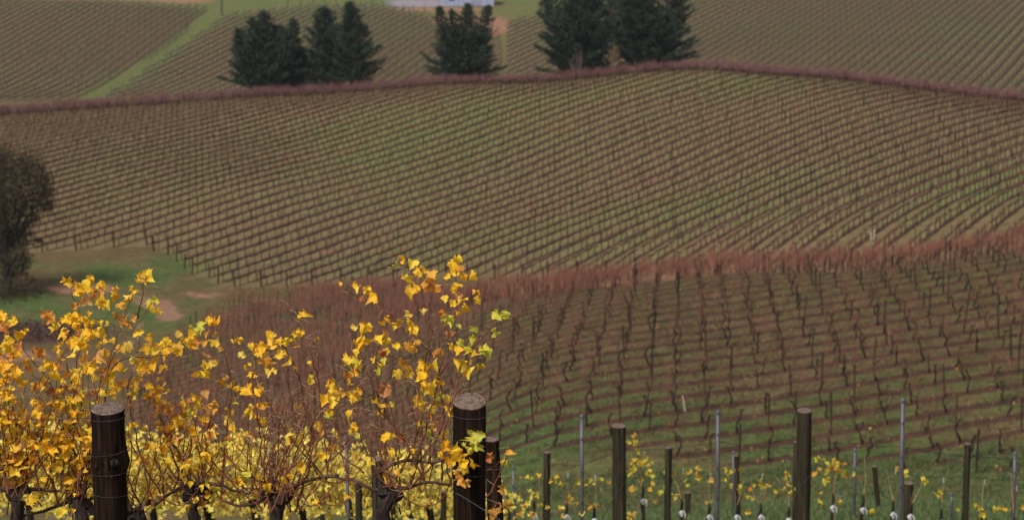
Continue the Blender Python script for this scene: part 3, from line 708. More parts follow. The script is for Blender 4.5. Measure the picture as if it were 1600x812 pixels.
c = np.stack([xs, d, zs-.02], -1)[:, None]+r.normal(0, .06, (n, 3, 3))*[1, 1, 0]; az = r.uniform(0, 6.28, (n, 3)); s = np.stack([np.cos(az), np.sin(az), 0*az], -1)*.035
tip = np.concatenate([r.normal(0, .06, (n, 3, 2)), r.uniform(.05, .14, (n, 3, 1))], -1)
V_ = np.stack([c-s, c+s, c+tip], 2).reshape(-1, 3)
tag(obj('grass', mesh_np('grass', V_, np.arange(len(V_)).reshape(-1, 3), [M['blade_o']])), 'olive grass strips between rows of the middle field', 'grass', kind='stuff')
xs, d, fr_ = in_alley(16000, 5); kk = fr_ < .24; xs, d = xs[kk], d[kk]; zs = ground(xs, d)+.04; n = len(xs)
c = np.stack([xs, d, zs], -1); a = r.normal(0, .05, (n, 3)); b = r.normal(0, .05, (n, 3))
V_ = np.stack([c, c+a, c+b], 1).reshape(-1, 3)
tag(obj('fallen_leaves', mesh_np('fallen_leaves', V_, np.arange(len(V_)).reshape(-1, 3), [M['litter']])), 'russet fallen leaves on the soil strips under the bare vines', 'fallen leaves', kind='stuff')

# ------------------------------------------------------------------ posts close to the camera
def round_post(name, uu, vt, D, dia, label, lean=(0, 0), mat='post', taper=1.0, burl=None, tilt=.12, sides=28, wraps=(), seed=0, cat='post', group=None, len_=None):
    r = np.random.default_rng(seed+50); x0, y0, zt = P(uu, vt, D); zb = gz(x0, y0); H = zt-zb
    if len_: H = len_
    t = empty(name, (x0-lean[0]*H, y0-lean[1]*H, zt-H), label, cat, group)
    n = 26; zz = np.linspace(-.3, H, n); ang = np.arange(sides)/sides*2*math.pi; V_ = []
    ph = r.uniform(0, 6.28, 3)
    for i, z in enumerate(zz):
        f = z/H; rad = dia/2*(1+(taper-1)*(1-f))*(1+.015*math.sin(5*f+ph[0]))
        rr = rad*(1+.018*np.sin(3*ang+ph[1])+.012*np.sin(7*ang+ph[2]+f)+r.normal(0, .004, sides))
        if burl:
            for bz, ba, bw, bh, am in burl:
                rr = rr+am*np.exp(-((z-(H-bz))/bh)**2)*np.exp(-(((ang-ba+math.pi) % (2*math.pi)-math.pi)/bw)**2)
        X = rr*np.cos(ang)+lean[0]*z; Y = rr*np.sin(ang)+lean[1]*z; Z = np.full(sides, z)
        if i == n-1: Z = Z+rr*np.sin(ang)*tilt - .000
        V_.append(np.stack([X, Y, Z], -1))
    V_ = np.concatenate(V_); T_ = []
    for i in range(n-1):
        for j in range(sides):
            p, q = i*sides+j, i*sides+(j+1) % sides; T_ += [(p, q, q+sides), (p, q+sides, p+sides)]
    m = MB(); m.add(V_, T_, 0); shaft = m.build('shaft', [M[mat]], t, smooth=True)
    top = V_[-sides:]; ctr = top.mean(0); m = MB(); rings = []
    for f in (1.0, .93, .6, .25):
        g = ctr+(top-ctr)*f; g[:, 2] += (.006 if f < 1 else 0)+r.normal(0, .0015, sides)*(f < .9); rings.append(g)
    W_ = np.concatenate(rings+[ctr[None]+[0, 0, .006]]); T_ = []
    for i in range(3):
        for j in range(sides): p, q = i*sides+j, i*sides+(j+1) % sides; T_ += [(p, q, q+sides), (p, q+sides, p+sides)]
    for j in range(sides): T_.append((3*sides+j, 3*sides+(j+1) % sides, 4*sides))
    m.add(W_, T_); m.build('sawn_top', [M['cut']], shaft)
    for wz, tl in wraps:
        z = H-wz; m = MB(); aa = np.linspace(0, 2*math.pi, 33)
        f = z/H; rad = dia/2*(1+(taper-1)*(1-f))*1.03+.003
        if burl:
            rb = rad+sum(am*np.exp(-((z-(H-bz))/bh)**2)*np.exp(-(((aa-ba+math.pi) % (2*math.pi)-math.pi)/bw)**2) for bz, ba, bw, bh, am in burl)
        else: rb = np.full(33, rad)
        m.tube(np.stack([rb*np.cos(aa)+lean[0]*z, rb*np.sin(aa)+lean[1]*z, z+tl*np.cos(aa)], -1), .0018, 4, 0)
        m.tube([[.03+lean[0]*z, -rad-.002, z+.008], [.033+lean[0]*z, -rad-.004, z-.008]], .0028, 4, 0)      # staple
        m.build('wire_wrap', [M['wire']], t)
    return t
round_post('strainer_post', 168, 638, 14.5, .205, 'dark knotty round post in front of the yellow vines at left', burl=[(.30, -1.15, .35, .04, .030), (.31, -.15, .5, .055, .034), (.32, -2.3, .7, .06, .020)], wraps=[(.055, .006), (.27, .018), (.40, .004), (.535, -.004)], tilt=.16, seed=1)
for (ka, kz, kr) in ((-1.12, .305, .020), (-.25, .30, .016), (-2.2, .33, .013)):
    sh_ = bpy.data.objects['shaft']; Hs = max(v.co.z for v in sh_.data.vertices); m = MB(); c_ = np.array([math.cos(ka)*.128, math.sin(ka)*.128, Hs-.03-kz]); n_ = np.array([math.cos(ka), math.sin(ka), 0])
    m.tube([c_-n_*.03, c_-n_*.012, c_-n_*.006, c_-n_*.004], [kr*1.5, kr*1.4, kr*1.1, kr*.3], 10, 0); m.build('knot', [M['post_b'] if ka == -1.12 else M['post']], sh_, smooth=True)
round_post('strainer_post', 734, 627, 14.5, .202, 'stout round post with pale sawn top at the end of the yellow vines', lean=(.004, -.01), taper=.94, wraps=[(.085, -.004), (.235, .0), (.45, -.004)], tilt=.28, seed=2)
round_post('strainer_post', 768, 686, 17.6, .115, 'shorter dark post standing close behind the pale-topped post', lean=(-.05, 0), taper=1.15, mat='post', tilt=.1, seed=3, wraps=[(.2, 0)])
round_post('strainer_post', 967, 665, 34, .20, 'dark round strainer post left of the young vines on the right', lean=(-.012, 0), taper=1.02, wraps=[(.33, .0), (.75, 0)], tilt=.1, seed=4, mat='post_b')
round_post('strainer_post', 1257, 641, 34, .215, 'tallest dark strainer post in the young block, with wire stay', lean=(-.004, 0), wraps=[(.46, 0), (.95, 0)], tilt=.12, seed=5, mat='post_b')
GI = 'thinner timber posts in the young block'
for uu, vt, D, dia, lab, ln in [
    (855, 706, 38, .115, 'thin grey timber post halfway between the steel pipe and pale-topped post', (.01, 0)),
    (1045, 699, 38, .115, 'thin grey timber post just right of the left strainer post', (.012, 0)),
    (1512, 693, 38, .105, 'thin pale-topped timber post near the right edge', (.0, 0)),
    (1244, 690, 39, .085, 'thin post half hidden behind the tallest strainer post', (.0, 0)),
    (1150, 711, 42, .08, 'dark leaning post right of the tall middle steel pipe', (-.06, 0)),
    (1075, 769, 44, .10, 'low timber post among young vines below the thin grey post', (0, 0)),
    (590, 716, 21, .115, 'brown post in the second row behind the thick-headed vine', (-.01, 0)),
    (693, 768, 30, .07, 'small post low between the thick-headed vine and pale-topped post', (0, 0)),
    (425, 706, 23, .075, 'dim post behind the middle foreground vine', (.0, 0)),
    (1366, 728, 46, .10, 'stubby dark post leaning among the young vines at right', (-.12, 0)),
    (1420, 754, 37, .15, 'thick mossy dark post beside the tallest steel pipe', (0, 0)),
    (560, 752, 24, .07, 'short post low in the second row left of the brown post', (0, 0)),
    ]:
    round_post('timber_post', uu, vt, D, dia, lab, lean=ln, mat='post_b', sides=14, tilt=.1, seed=int(uu), group=GI)
def pipe(uu, vt, D, dia, label):
    x0, y0, zt = P(uu, vt, D); zb = gz(x0, y0); H = zt-zb
    t = empty('steel_post', (x0, y0, zb), label, 'post', 'galvanised steel pipe posts', )
    m = MB(); m.tube([[0, 0, -.3], [.01, 0, H*.5], [0, 0, H-.03]], dia/2, 12, 0); pp_ = m.build('pipe', [M['steel']], t, smooth=True)
    m = MB(); m.tube([[0, 0, H-.045], [0, 0, H-.01], [0, 0, H+.01]], [dia*.62, dia*.64, dia*.45], 12, 0); m.build('cap', [M['steel']], pp_, smooth=True)
    for hh in (.45, .95, 1.4):
        if hh < H: m = MB(); m.box((0, -dia/2-.006, H-hh+.1), (.02, .014, .03)); m.build('clip', [M['wire']], pp_)
for a in [(909, 648, 34, .058, 'steel pipe post left of the dark left strainer post'), (1122, 641, 34, .060, 'steel pipe post between the two dark strainer posts'),
          (1411, 623, 34, .064, 'tallest steel pipe post, right of the tallest strainer post'), (1336, 701, 42, .058, 'shorter steel pipe post between tallest pipe and strainer'),
          (1586, 706, 40, .062, 'steel pipe post at the right edge'), (1146, 705, 44, .05, 'short steel pipe post just right of the middle pipe'), (802, 729, 42, .05, 'short steel pipe post right of the foreground vines'),
          (541, 681, 20, .030, 'thin steel pipe among the second row leaves'), (1487, 770, 40, .05, 'low steel pipe post left of the pale-topped thin post'), (1313, 768, 46, .045, 'low steel pipe post right of the tallest strainer')]: pipe(*a)

# ------------------------------------------------------------------ wires
def wire(pts, label, rad=.002, group='trellis wires', sag=.0):
    pts = np.array([P(*p) for p in pts]); out = []
    for a, b in zip(pts[:-1], pts[1:]):
        for t in np.linspace(0, 1, 9)[:-1]: out.append(a+(b-a)*t-np.array([0, 0, sag*4*t*(1-t)]))
    out.append(pts[-1]); out = np.array(out); o0 = out[0].copy(); m = MB(); m.tube(out-o0, rad, 4, 0)
    tag(m.build('trellis_wire', [M['wire']], loc=o0), label, 'wire', group)
wire([(802, 724, 42), (855, 723, 38), (909, 726, 34.05), (967, 703, 33.9), (1045, 700, 37.9), (1122, 690, 34), (1244, 700, 40), (1336, 712, 42)], 'upper wire joining the left strainer post to the middle pipe', .004, sag=.01)
wire([(1257, 688, 33.9), (1336, 692, 38), (1411, 697, 34.04), (1512, 712, 38), (1640, 716, 40)], 'upper wire running right from the tallest strainer post', .004, sag=.02)
wire([(967, 745, 33.9), (1045, 745, 38), (1122, 742, 34.04), (1257, 730, 34)], 'lower wire between the two dark strainer posts', .0035, sag=.02)
wire([(1257, 730, 33.9), (1336, 738, 42), (1411, 740, 34), (1512, 745, 38), (1640, 750, 40)], 'lower wire right of the tallest strainer post', .0035, sag=.02)
wire([(980, 748, 33.9), (962, 772, 33.0), (940, 812, 31.5), (930, 830, 31)], 'slanting stay wire on the left strainer post', .006)
wire([(1268, 739, 33.9), (1248, 762, 33.2), (1222, 815, 31.5), (1215, 835, 31)], 'slanting stay wire on the tallest strainer post', .007)
wire([(714, 770, 14.38), (745, 789, 14.2), (782, 812, 13.9), (800, 826, 13.7)], 'stay wire slanting down right from the pale-topped post', .0035)
wire([(-80, 655, 15.2), (168, 651, 14.42), (450, 655, 15.1), (735, 650, 14.42)], 'top foreground wire through the yellow vines', .0010, sag=.01)
wire([(-80, 708, 15.2), (168, 708, 14.42), (450, 712, 15.2), (735, 690, 14.42)], 'second foreground wire through the yellow vines', .0010, sag=.01)
wire([(-80, 742, 15.2), (168, 741, 14.42), (450, 744, 15.1), (735, 722, 14.42)], 'third foreground wire through the yellow vines', .0010, sag=.01)

# ------------------------------------------------------------------ grape leaves
def leaf_geo(seed):
    r = np.random.default_rng(seed)
    key = [(-90, .12), (-72, .50), (-56, .70), (-44, .64), (-30, .82), (-15, .70), (-2, .84), (12, .86), (24, 1.0), (36, .88), (50, .74), (60, .90), (70, .90), (80, 1.02), (90, 1.16), (100, 1.02), (110, .90), (120, .90), (130, .74), (144, .88), (156, 1.0), (168, .86), (182, .84), (195, .70), (210, .82), (224, .64), (236, .70), (252, .50)]
    key = [(a_, b_+(.055 if k2 % 2 == 0 else -.04)*(0 < k2 < len(key)-1)) for k2, (a_, b_) in enumerate(key)]
    ang = np.array([math.radians(a) for a, _ in key]); rad = np.array([b for _, b in key])*(1+r.normal(0, .08, len(key)))*(1+.12*np.cos(ang-r.uniform(0, 6)))
    n = len(key); out = np.stack([rad*np.cos(ang), rad*np.sin(ang)+.12], -1)*.5
    mid = out*.52; c = np.array([[0, .06]])
    P2 = np.concatenate([out, mid, c]); rr = np.hypot(P2[:, 0], P2[:, 1]); th = np.arctan2(P2[:, 1], P2[:, 0])
    fold = r.uniform(-.2, 1.25); cup = r.uniform(-2.0, 1.7); wv = r.uniform(.12, .42)
    Z = fold*np.abs(P2[:, 0])+cup*rr**2+wv*rr*2*np.sin(th*r.integers(2, 5)+r.uniform(0, 6))+np.where(np.arange(len(P2)) < n, r.normal(0, .025, len(P2)), 0)
    V_ = np.concatenate([P2, Z[:, None]], 1); V_[:, 1] -= .0; T_ = []; Mi = []
    for j in range(n):
        q = (j+1) % n
        if j == n-1: continue                # the notch where the stalk joins
        T_ += [(j, q, n+q), (j, n+q, n+j), (n+j, n+q, 2*n)]; Mi += [0, 0, 0]
    b = len(V_)
    st_ = np.array([[-.012, .05, 0], [.012, .05, 0], [.010, -.20, .05], [-.010, -.20, .05], [0, -.42, .16]])
    V_ = np.concatenate([V_, st_]); T_ += [(b, b+1, b+2), (b, b+2, b+3), (b+3, b+2, b+4)]; Mi += [1, 1, 1]
    return V_, np.array(T_), np.array(Mi)
LG = [leaf_geo(900+i) for i in range(16)]
LM = {c: [mesh_np('leaf', g[0], g[1], [M[mk], M['petiole']], g[2], smooth=True) for g in LG] for c, mk in (('y', 'leaf_y'), ('o', 'leaf_o'), ('g', 'leaf_g'), ('b', 'leaf_b'), ('v', 'leaf_young'))}
def leaf_rot(r, droop=.6):
    # leaf tip (+Y) hangs down and outward, blade faces roughly sideways/up
    tip = Vector((r.normal(0, .7), r.normal(-.15, .6), -droop+r.normal(0, .5))).normalized()
    nrm = Vector((r.normal(0, .6), r.normal(-.75, .6), r.normal(.5, .5))); nrm = (nrm-tip*nrm.dot(tip)).normalized()
    xa = tip.cross(nrm); return Matrix((xa, tip, nrm)).transposed().to_euler()
def add_leaf(parent, p, size, c, r):
    o = bpy.data.objects.new('leaf', LM[c][int(r.integers(len(LG)))]); COL.objects.link(o)
    cs = CANES.get(parent.name); pr_ = parent
    if cs: pr_ = min(cs, key=lambda a: ((a[1]-np.asarray(p))**2).sum(1).min())[0]
    o.parent = pr_; o.location = Vector(p)-parent.location; o.rotation_euler = leaf_rot(r); size *= .90; o.scale = (size*r.uniform(.8, 1.15), size, size)
    return o

# ------------------------------------------------------------------ foreground vines
heads = [(612, 768, 15.2, 'foreground grapevine with thick dark head next to the pale-topped post', 1.25),
         (437, 775, 15.4, 'foreground grapevine with a dense fan of red-brown canes and few leaves', 1.2),
         (308, 765, 15.7, 'foreground grapevine with orange leaves between knotty post and cane fan', 1.1),
         (212, 800, 15.5, 'foreground grapevine rising just right of the dark knotty post', 1.0),
         (118, 778, 15.3, 'foreground grapevine leafy to its high tips just left of the knotty post', 1.0),
         (28, 772, 15.2, 'densely yellow foreground grapevine at the left edge of the picture', 1.0),
         (-70, 775, 15.3, 'yellow foreground grapevine beyond the left edge', 1.0)]
rv = np.random.default_rng(77)
vines = []
for hu, hv, D, lab, k_ in heads:
    hx, hy, hz = P(hu, hv, D); zb = gz(hx, hy); t = empty('yellow_grapevine', (hx, hy, zb), lab, 'grapevine', 'yellow leaved vines in the foreground row')
    H = hz-zb; n = 12; z = np.linspace(-.2, H, n); wob = rv.normal(0, .016, (n, 2)); 
    tr = np.stack([wob[:, 0]+.05*np.sin(z*3+hu), wob[:, 1], z], -1); tr[-1, :2] = 0
    rad = np.linspace(.045, .038, n)*(1+rv.normal(0, .12, n)); rad[-1] *= 1.1
    m = MB(); m.tube(tr, rad*k_**.5, 9, 0)
    for b in range(int(5*k_)):                                   # knobby head
        c = np.array([rv.normal(0, .028*k_), rv.normal(0, .02), H+rv.uniform(-.07, .03)])
        m.tube([c-[0, 0, .045], c-[0, 0, .02], c+rv.normal(0, .008, 3), c+[0, 0, .03], c+[0, 0, .045]], np.array([.012, .034, .042, .030, .010])*k_*rv.uniform(.7, 1.1), 8, 0)
    for b in range(40):                                          # shaggy bark strips
        a = rv.uniform(0, 6.28); zz_ = rv.uniform(H-.45, H+.05); p0 = np.array([math.cos(a)*.04*k_, math.sin(a)*.04*k_, zz_]); m.tube([p0, p0+[math.cos(a)*.012, math.sin(a)*.012, -.05]], .004, 3, 0)
    m.build('trunk', [M['bark']], t)
    vines.append((t, hu, hv, D, H))
def nearest(uu): return min(vines, key=lambda a: abs(a[1]-uu-10))
CANES = {}
nodes = []           # (point, vine, colour hint)
def cane(t, pts, r0=.0058, r1=.0022, twigs=True, name='cane', mat='cane', record=True):
    pts = np.asarray(pts, float); org = np.array(t.location)
    # resample
    seg = np.linalg.norm(np.diff(pts, axis=0), axis=1); s = np.concatenate([[0], np.cumsum(seg)]); L = s[-1]; n = max(4, int(L/.055))
    q = np.linspace(0, L, n+1); pp = np.stack([np.interp(q, s, pts[:, i]) for i in range(3)], -1)
    if n > 5:                                                    # round the corners
        for _ in range(2): pp[1:-1] = .25*pp[:-2]+.5*pp[1:-1]+.25*pp[2:]
    pp[1:-1] += rv.normal(0, .0035, (len(pp)-2, 3)); zig = np.zeros_like(pp); zig[1:-1, 0] = .003*(-1)**np.arange(len(pp)-2); pp += zig
    rad = np.linspace(r0, r1, len(pp)); rad[::2] *= 1.22
    m = MB(); m.tube(pp-org, rad, 5, 0)
    if twigs:
        for i in range(2, len(pp)):
            if rv.random() < .72:
                d = rv.normal(0, 1, 3)*[1, .6, .5]+[0, 0, .35]; d /= np.linalg.norm(d); l = rv.uniform(.03, .10)
                e = pp[i]+d*l; m.tube([pp[i]-org, (pp[i]+e)/2-org+rv.normal(0, .006, 3), e-org], [.0022, .0017, .0010], 3, 1, cap=False)
            if record and rv.random() < .9: nodes.append((pp[i], t))
    o_ = m.build(name, [M[mat], M['twig']], t, smooth=True)
    if name == 'cane': CANES.setdefault(t.name, []).append((o_, pp[::3]))
    return pp
def px(pts, D0, dj=.25):
    k_ = len(pts); d = D0+np.cumsum(rv.normal(0, dj/ k_**.5, k_)); return np.array([P(a, b, dd) for (a, b), dd in zip(pts, d)])
# arms (old wood tied along the wire)
arms = [((612, 765), (640, 762), (665, 750), (705, 757)), ((606, 765), (585, 770), (560, 752), (530, 745), (512, 742)), ((437, 772), (470, 752), (500, 746), (530, 742)), ((432, 775), (400, 785), (370, 792), (345, 780)),
        ((308, 765), (330, 748), (352, 760), (390, 772)), ((304, 765), (280, 758), (262, 772), (240, 790)), ((118, 778), (90, 790), (60, 802), (30, 806)), ((120, 775), (135, 770), (140, 740), (112, 700)), ((28, 772), (40, 765), (60, 763), (95, 766)), ((26, 770), (0, 760), (-30, 766)), ((212, 798), (190, 795), (170, 806), (150, 800)), ((-70, 775), (-40, 765), (-10, 768)),
        ((590, 738), (620, 722), (640, 716), (672, 722)), ((672, 722), (690, 718), (706, 712))]
armpts = []
for a in arms:
    v_ = nearest(a[0][0]-10); pp = px(a, v_[3], .06); cane(v_[0], pp, .013, .008, twigs=False, name='arm', mat='arm', record=False)
    for q in pp: armpts.append((q, v_))
guides = [
 [(640, 762), (662, 690), (678, 620), (684, 584), (697, 545), (705, 506), (711, 475), (713, 436), (714, 411)],
 [(640, 755), (652, 660), (655, 600), (661, 571), (671, 535), (678, 514), (669, 480), (656, 455), (651, 436), (640, 418), (625, 408), (611, 417)],
 [(690, 752), (694, 660), (690, 610), (679, 555), (653, 530), (622, 501), (589, 475), (560, 465), (534, 448)],
 [(672, 722), (676, 640), (684, 586), (710, 555), (752, 532), (775, 506), (775, 493)],
 [(662, 750), (648, 650), (633, 599), (615, 555), (576, 545)],
 [(512, 742), (505, 660), (498, 600), (488, 555), (478, 517), (465, 491), (443, 469)],
 [(480, 748), (490, 640), (500, 560), (494, 530), (487, 505)],
 [(440, 770), (480, 660), (470, 597), (449, 545), (428, 527)],
 [(118, 775), (135, 690), (155, 600), (178, 542), (195, 496), (208, 457)],
 [(140, 740), (150, 640), (172, 562), (203, 522), (231, 484), (238, 473)],
 [(118, 775), (112, 640), (119, 567), (132, 527), (132, 501), (112, 456), (99, 443)],
 [(100, 790), (118, 660), (114, 598), (99, 557), (84, 522), (68, 489)],
 [(95, 766), (100, 660), (84, 603), (51, 565), (30, 537), (20, 501)],
 [(240, 790), (205, 650), (200, 598), (215, 552), (220, 524)],
 [(160, 640), (172, 575), (188, 557), (254, 558), (281, 546)],
 [(345, 780), (352, 680), (365, 603), (352, 557), (342, 534), (325, 506)],
 [(212, 500), (222, 470), (224, 440)],
 [(640, 762), (700, 700), (745, 745), (790, 715)],
 [(612, 765), (600, 700), (590, 600), (585, 560), (600, 520), (640, 500)],
 [(660, 750), (640, 700), (610, 660), (560, 600), (545, 560), (548, 520)],
 [(705, 757), (690, 690), (700, 640), (720, 600), (735, 560), (740, 545)],
 [(308, 765), (318, 650), (322, 600), (316, 570), (330, 560)],
 [(390, 772), (410, 700), (400, 640), (395, 590), (402, 560), (415, 535)],
 [(28, 772), (20, 680), (10, 600), (5, 540), (8, 498)],
 [(0, 760), (40, 660), (70, 600), (95, 560), (110, 540)],
 [(735, 800), (765, 770), (780, 745), (792, 712), (798, 690)],
 [(766, 812), (772, 780), (790, 790), (800, 800)],
]
for g in guides:
    v_ = nearest(g[0][0]-10); cane(v_[0], px(g, v_[3], .22), .0062, .0022)
# many more canes, fanned up from arms and heads
def rand_cane(au, v_, L, lean, curl, base=None, r0=.0052):
    x0, y0, z0 = base if base is not None else P(au, v_[2], v_[3])
    n = 9; q = np.linspace(0, 1, n); 
    X = x0+L*(lean*q+curl*np.sin(q*math.pi)*.35+curl*.25*q**2); Y = y0+L*(rv.normal(0, .16)*q+rv.normal(0, .05)*q**2); Z = z0+L*(q*.96-.10*abs(lean)*q**2-.14*rv.random()*q**3)
    return cane(v_[0], np.stack([X, Y, Z], -1), r0*rv.uniform(.75, 1.2), .0018)
# dense fan of the second vine: leans to the right as a broom
v2 = vines[1]
for i in range(30):
    b = P(rv.uniform(402, 470), rv.uniform(762, 800), 15.4+rv.normal(0, .08)); rand_cane(0, v2, rv.uniform(.45, 1.0), rv.uniform(.05, .75), rv.normal(-.15, .25), b)
for vi, n_, lr in ((0, 32, (-.5, .5)), (2, 32, (-.5, .6)), (3, 24, (-.4, .5)), (4, 28, (-.5, .4)), (5, 30, (-.5, .5)), (6, 14, (-.3, .6)), (1, 10, (-.7, .0))):
    v_ = vines[vi]; mine = [p for p, w_ in armpts if w_ is v_]
    for i in range(n_):
        b = mine[int(rv.integers(len(mine)))]+rv.normal(0, .03, 3)*[2.5, 1, .4] if rv.random() < .75 else P(v_[1]+rv.normal(0, 10), v_[2], v_[3])
        L = rv.uniform(.35, .85) if vi < 4 else rv.uniform(.45, 1.05)
        rand_cane(0, v_, L, rv.uniform(*lr), rv.normal(0, .35), b)
# wiry long arcs low in the row
for i in range(18):
    u0 = rv.uniform(200, 680); v_ = nearest(u0); s = rv.choice([-1, 1]); L = rv.uniform(60, 150)
    pts = [(u0, rv.uniform(745, 790)), (u0+s*L*.35, rv.uniform(745, 800)), (u0+s*L*.7, rv.uniform(700, 780)), (u0+s*L, rv.uniform(620, 720))]
    cane(v_[0], px(pts, v_[3], .1), .0042, .002)
# leaves seen one by one in the photograph
Z2 = """845 115 g,900 80 y,945 95 y,985 140 y,1010 160 y,1035 180 o,895 195 y,1040 225 o,1075 245 o,1050 215 o,945 275 y,990 275 y,1185 95 y,1215 75 y,1150 185 y,1225 180 y,1265 180 y,1310 165 y,1200 250 y,1230 230 y,1190 270 y,1150 300 y,1215 300 o,1335 270 y,1335 315 y,1240 330 y,1205 350 y,1265 362 y,1210 395 y,1160 430 g,1200 455 g,1215 480 g,590 240 y,620 250 y,665 260 y,720 290 y,640 310 b,600 495 y,665 475 y,745 465 y,795 430 y,840 480 y,925 410 y,930 450 y,945 480 y,1000 395 y,600 590 y,650 575 y,720 570 y,770 530 o,790 560 y,750 640 b,800 630 y,840 600 y,570 690 y,620 700 y,590 640 y,920 590 o,960 605 o,880 700 o,910 730 y,850 760 y,1000 690 y,980 745 y,1050 730 y,1030 790 y,1080 790 y,1010 800 g,1185 540 b,1175 600 y,1230 580 g,1270 630 y,1300 610 g,1320 500 g,1305 545 g,1240 640 y,1330 650 y,1370 615 g,1390 630 g,1440 520 g,1470 420 g,1450 400 g,1250 700 y,1290 720 o,1260 750 y,1100 650 o,1120 640 y,100 545 y,150 565 y,175 570 y,235 530 y,270 515 y,240 590 o,90 605 y,60 640 y,130 655 y,170 640 y,200 690 y,100 760 y,80 700 o,235 735 y,20 600 y,265 415 y,295 400 y,365 560 o,15 660 y,40 690 o"""
Z4 = """555 10 y,450 50 y,440 85 y,465 120 y,450 160 y,440 230 g,500 60 y,575 80 y,565 205 y,590 275 y,370 265 y,730 140 y,735 190 y,250 165 y,285 200 o,780 30 b,960 110 y,1000 20 y,1030 50 y,1090 75 y,980 240 y,970 265 y,1050 215 o,1090 230 o,1080 265 o,1020 300 g,1065 345 g,1110 315 y,1130 330 o,20 40 y,30 90 y,50 140 y,10 160 o,5 215 o,790 340 y,1495 440 o,1480 640 o,1500 740 o,1460 770 o,1440 790 o,10 670 y,210 540 y,430 120 y,470 90 y,1060 20 y,1010 60 y"""
Z4F = """1140 400 y,1170 440 y,1130 460 y,1200 400 y,1210 450 y,1250 400 g,1300 340 g,1310 370 g,1295 410 g,1270 440 y,1235 490 y,1290 480 y,1255 530 y,1240 580 o,1215 560 o,1330 320 g,1160 420 y,1190 470 y,1230 430 y,1225 520 y,1250 610 o"""
Z1 = """400 180 y,550 155 y,480 215 y,530 190 y,510 240 y,470 240 y,540 225 y,500 290 o,520 285 o,590 235 o,620 250 o,615 200 y,640 290 y,625 335 y,660 330 y,700 255 y,740 340 o,720 380 o,660 440 y,290 375 o,330 415 o,340 465 y,400 410 y,460 390 y,490 400 y,530 430 y,430 450 o,470 480 o,400 500 y,545 470 y,600 480 y,815 225 y,850 145 y,890 150 y,905 160 o,945 295 g,930 330 y,955 350 y,765 435 o,820 415 o,155 490 y,15 380 y,10 430 o,20 460 o,30 550 y,50 560 y,110 620 y,110 565 o,30 680 y,160 690 o,870 490 y,915 520 y,920 570 y,970 590 o,950 640 y,900 680 y,870 710 y,910 730 y,1040 540 y,1090 510 y,1130 540 y,1060 590 y,1020 590 y,1190 460 g,1220 460 g,1280 420 y,1310 450 y,1280 490 y,1200 520 y,1225 560 o,1340 555 y,1355 600 y,1300 690 y,1330 680 y,1230 740 y,1260 740 y,1470 530 y,1545 570 y,1520 700 y,1550 740 y,1380 790 o,830 770 y,640 700 o,720 710 y,540 700 y,510 720 y,600 620 o,650 610 y,600 560 y,470 570 y,500 550 y,430 550 y,330 680 y,230 620 o,480 440 y,520 520 y,560 500 y,450 530 y,700 650 o,730 600 y,780 560 y,790 600 y,640 500 y,580 440 y,935 620 y,880 660 y,940 680 y,900 600 y,1110 570 y,1150 560 y"""
Z3 = """640 20 y,680 30 y,740 20 o,760 10 o,430 120 y,360 290 o,250 150 o,210 30 o,160 390 o,340 400 y,410 410 y,930 45 y,970 40 y,890 40 y,1000 130 o,960 170 o,1010 160 o,1050 160 b,1100 130 y,1140 90 o,1180 110 y,1200 170 y,1040 210 o,980 250 o,1040 260 o,1090 280 o,1000 300 o,1050 330 o,1020 280 y,1100 180 o,1060 230 y,1220 240 o,1270 130 o,1260 160 o,1340 20 o,1370 40 y,1430 60 o,1480 45 y,1500 170 y,1350 270 y,1130 230 y,410 590 y,430 660 y,100 610 y,170 700 y,240 690 y,360 430 y,320 420 y,290 400 y,1165 710 y,1210 745 o,390 780 y,1240 320 y,1300 380 y,1190 390 y"""
rl = np.random.default_rng(5)
def put(txt, ou, ov, s, dj=(-.28, .22), D0=None, extra=1):
    for it in txt.replace('\n', '').split(','):
        a, b, c = it.split(); a = float(a)/s+ou; b = float(b)/s+ov; v_ = nearest(a)
        for e in range(extra):
            ja, jb = (0, 0) if e == 0 else rl.normal(0, 7, 2)
            D = (D0 or v_[3])+rl.uniform(*dj); add_leaf(v_[0], P(a+ja, b+jb-6, D), rl.uniform(.056, .112)*(1 if e == 0 else .75), c, rl)
put(Z2, 400, 390, 3.868, extra=1); put(Z4, 400, 600, 3.83); put(Z4F, 400, 600, 3.83, (-.06, .04), 14.28); put(Z1, 0, 400, 3.943, extra=2); put(Z3, 0, 600, 3.83, extra=2)
# and the leaves of the dense part
cnt = {}
def dens(a, b):
    if a < 150: d = .80 if b > 520 else .12
    elif a < 340: d = .55 if b > 560 else .10
    elif a < 420: d = .16
    elif a < 540: d = .10
    elif a < 700: d = .30 if b < 620 else .09
    else: d = .12
    if b > 745: d *= .45
    return d
for p, t in nodes:
    a, b = project(p)
    if a < -90 or b > 830: continue
    if rl.random() < dens(a, b)*.62 and cnt.get(t.name, 0) < 185:
        cnt[t.name] = cnt.get(t.name, 0)+1
        q = p+rl.normal(0, .03, 3); h_ = rl.random(); c = 'y' if h_ < .74 else 'o' if h_ < .87 else 'g' if h_ < .96 else 'b'
        if 230 < a < 340 and b < 700 and rl.random() < .5: c = 'o'
        add_leaf(t, q, rl.uniform(.042, .10), c, rl)

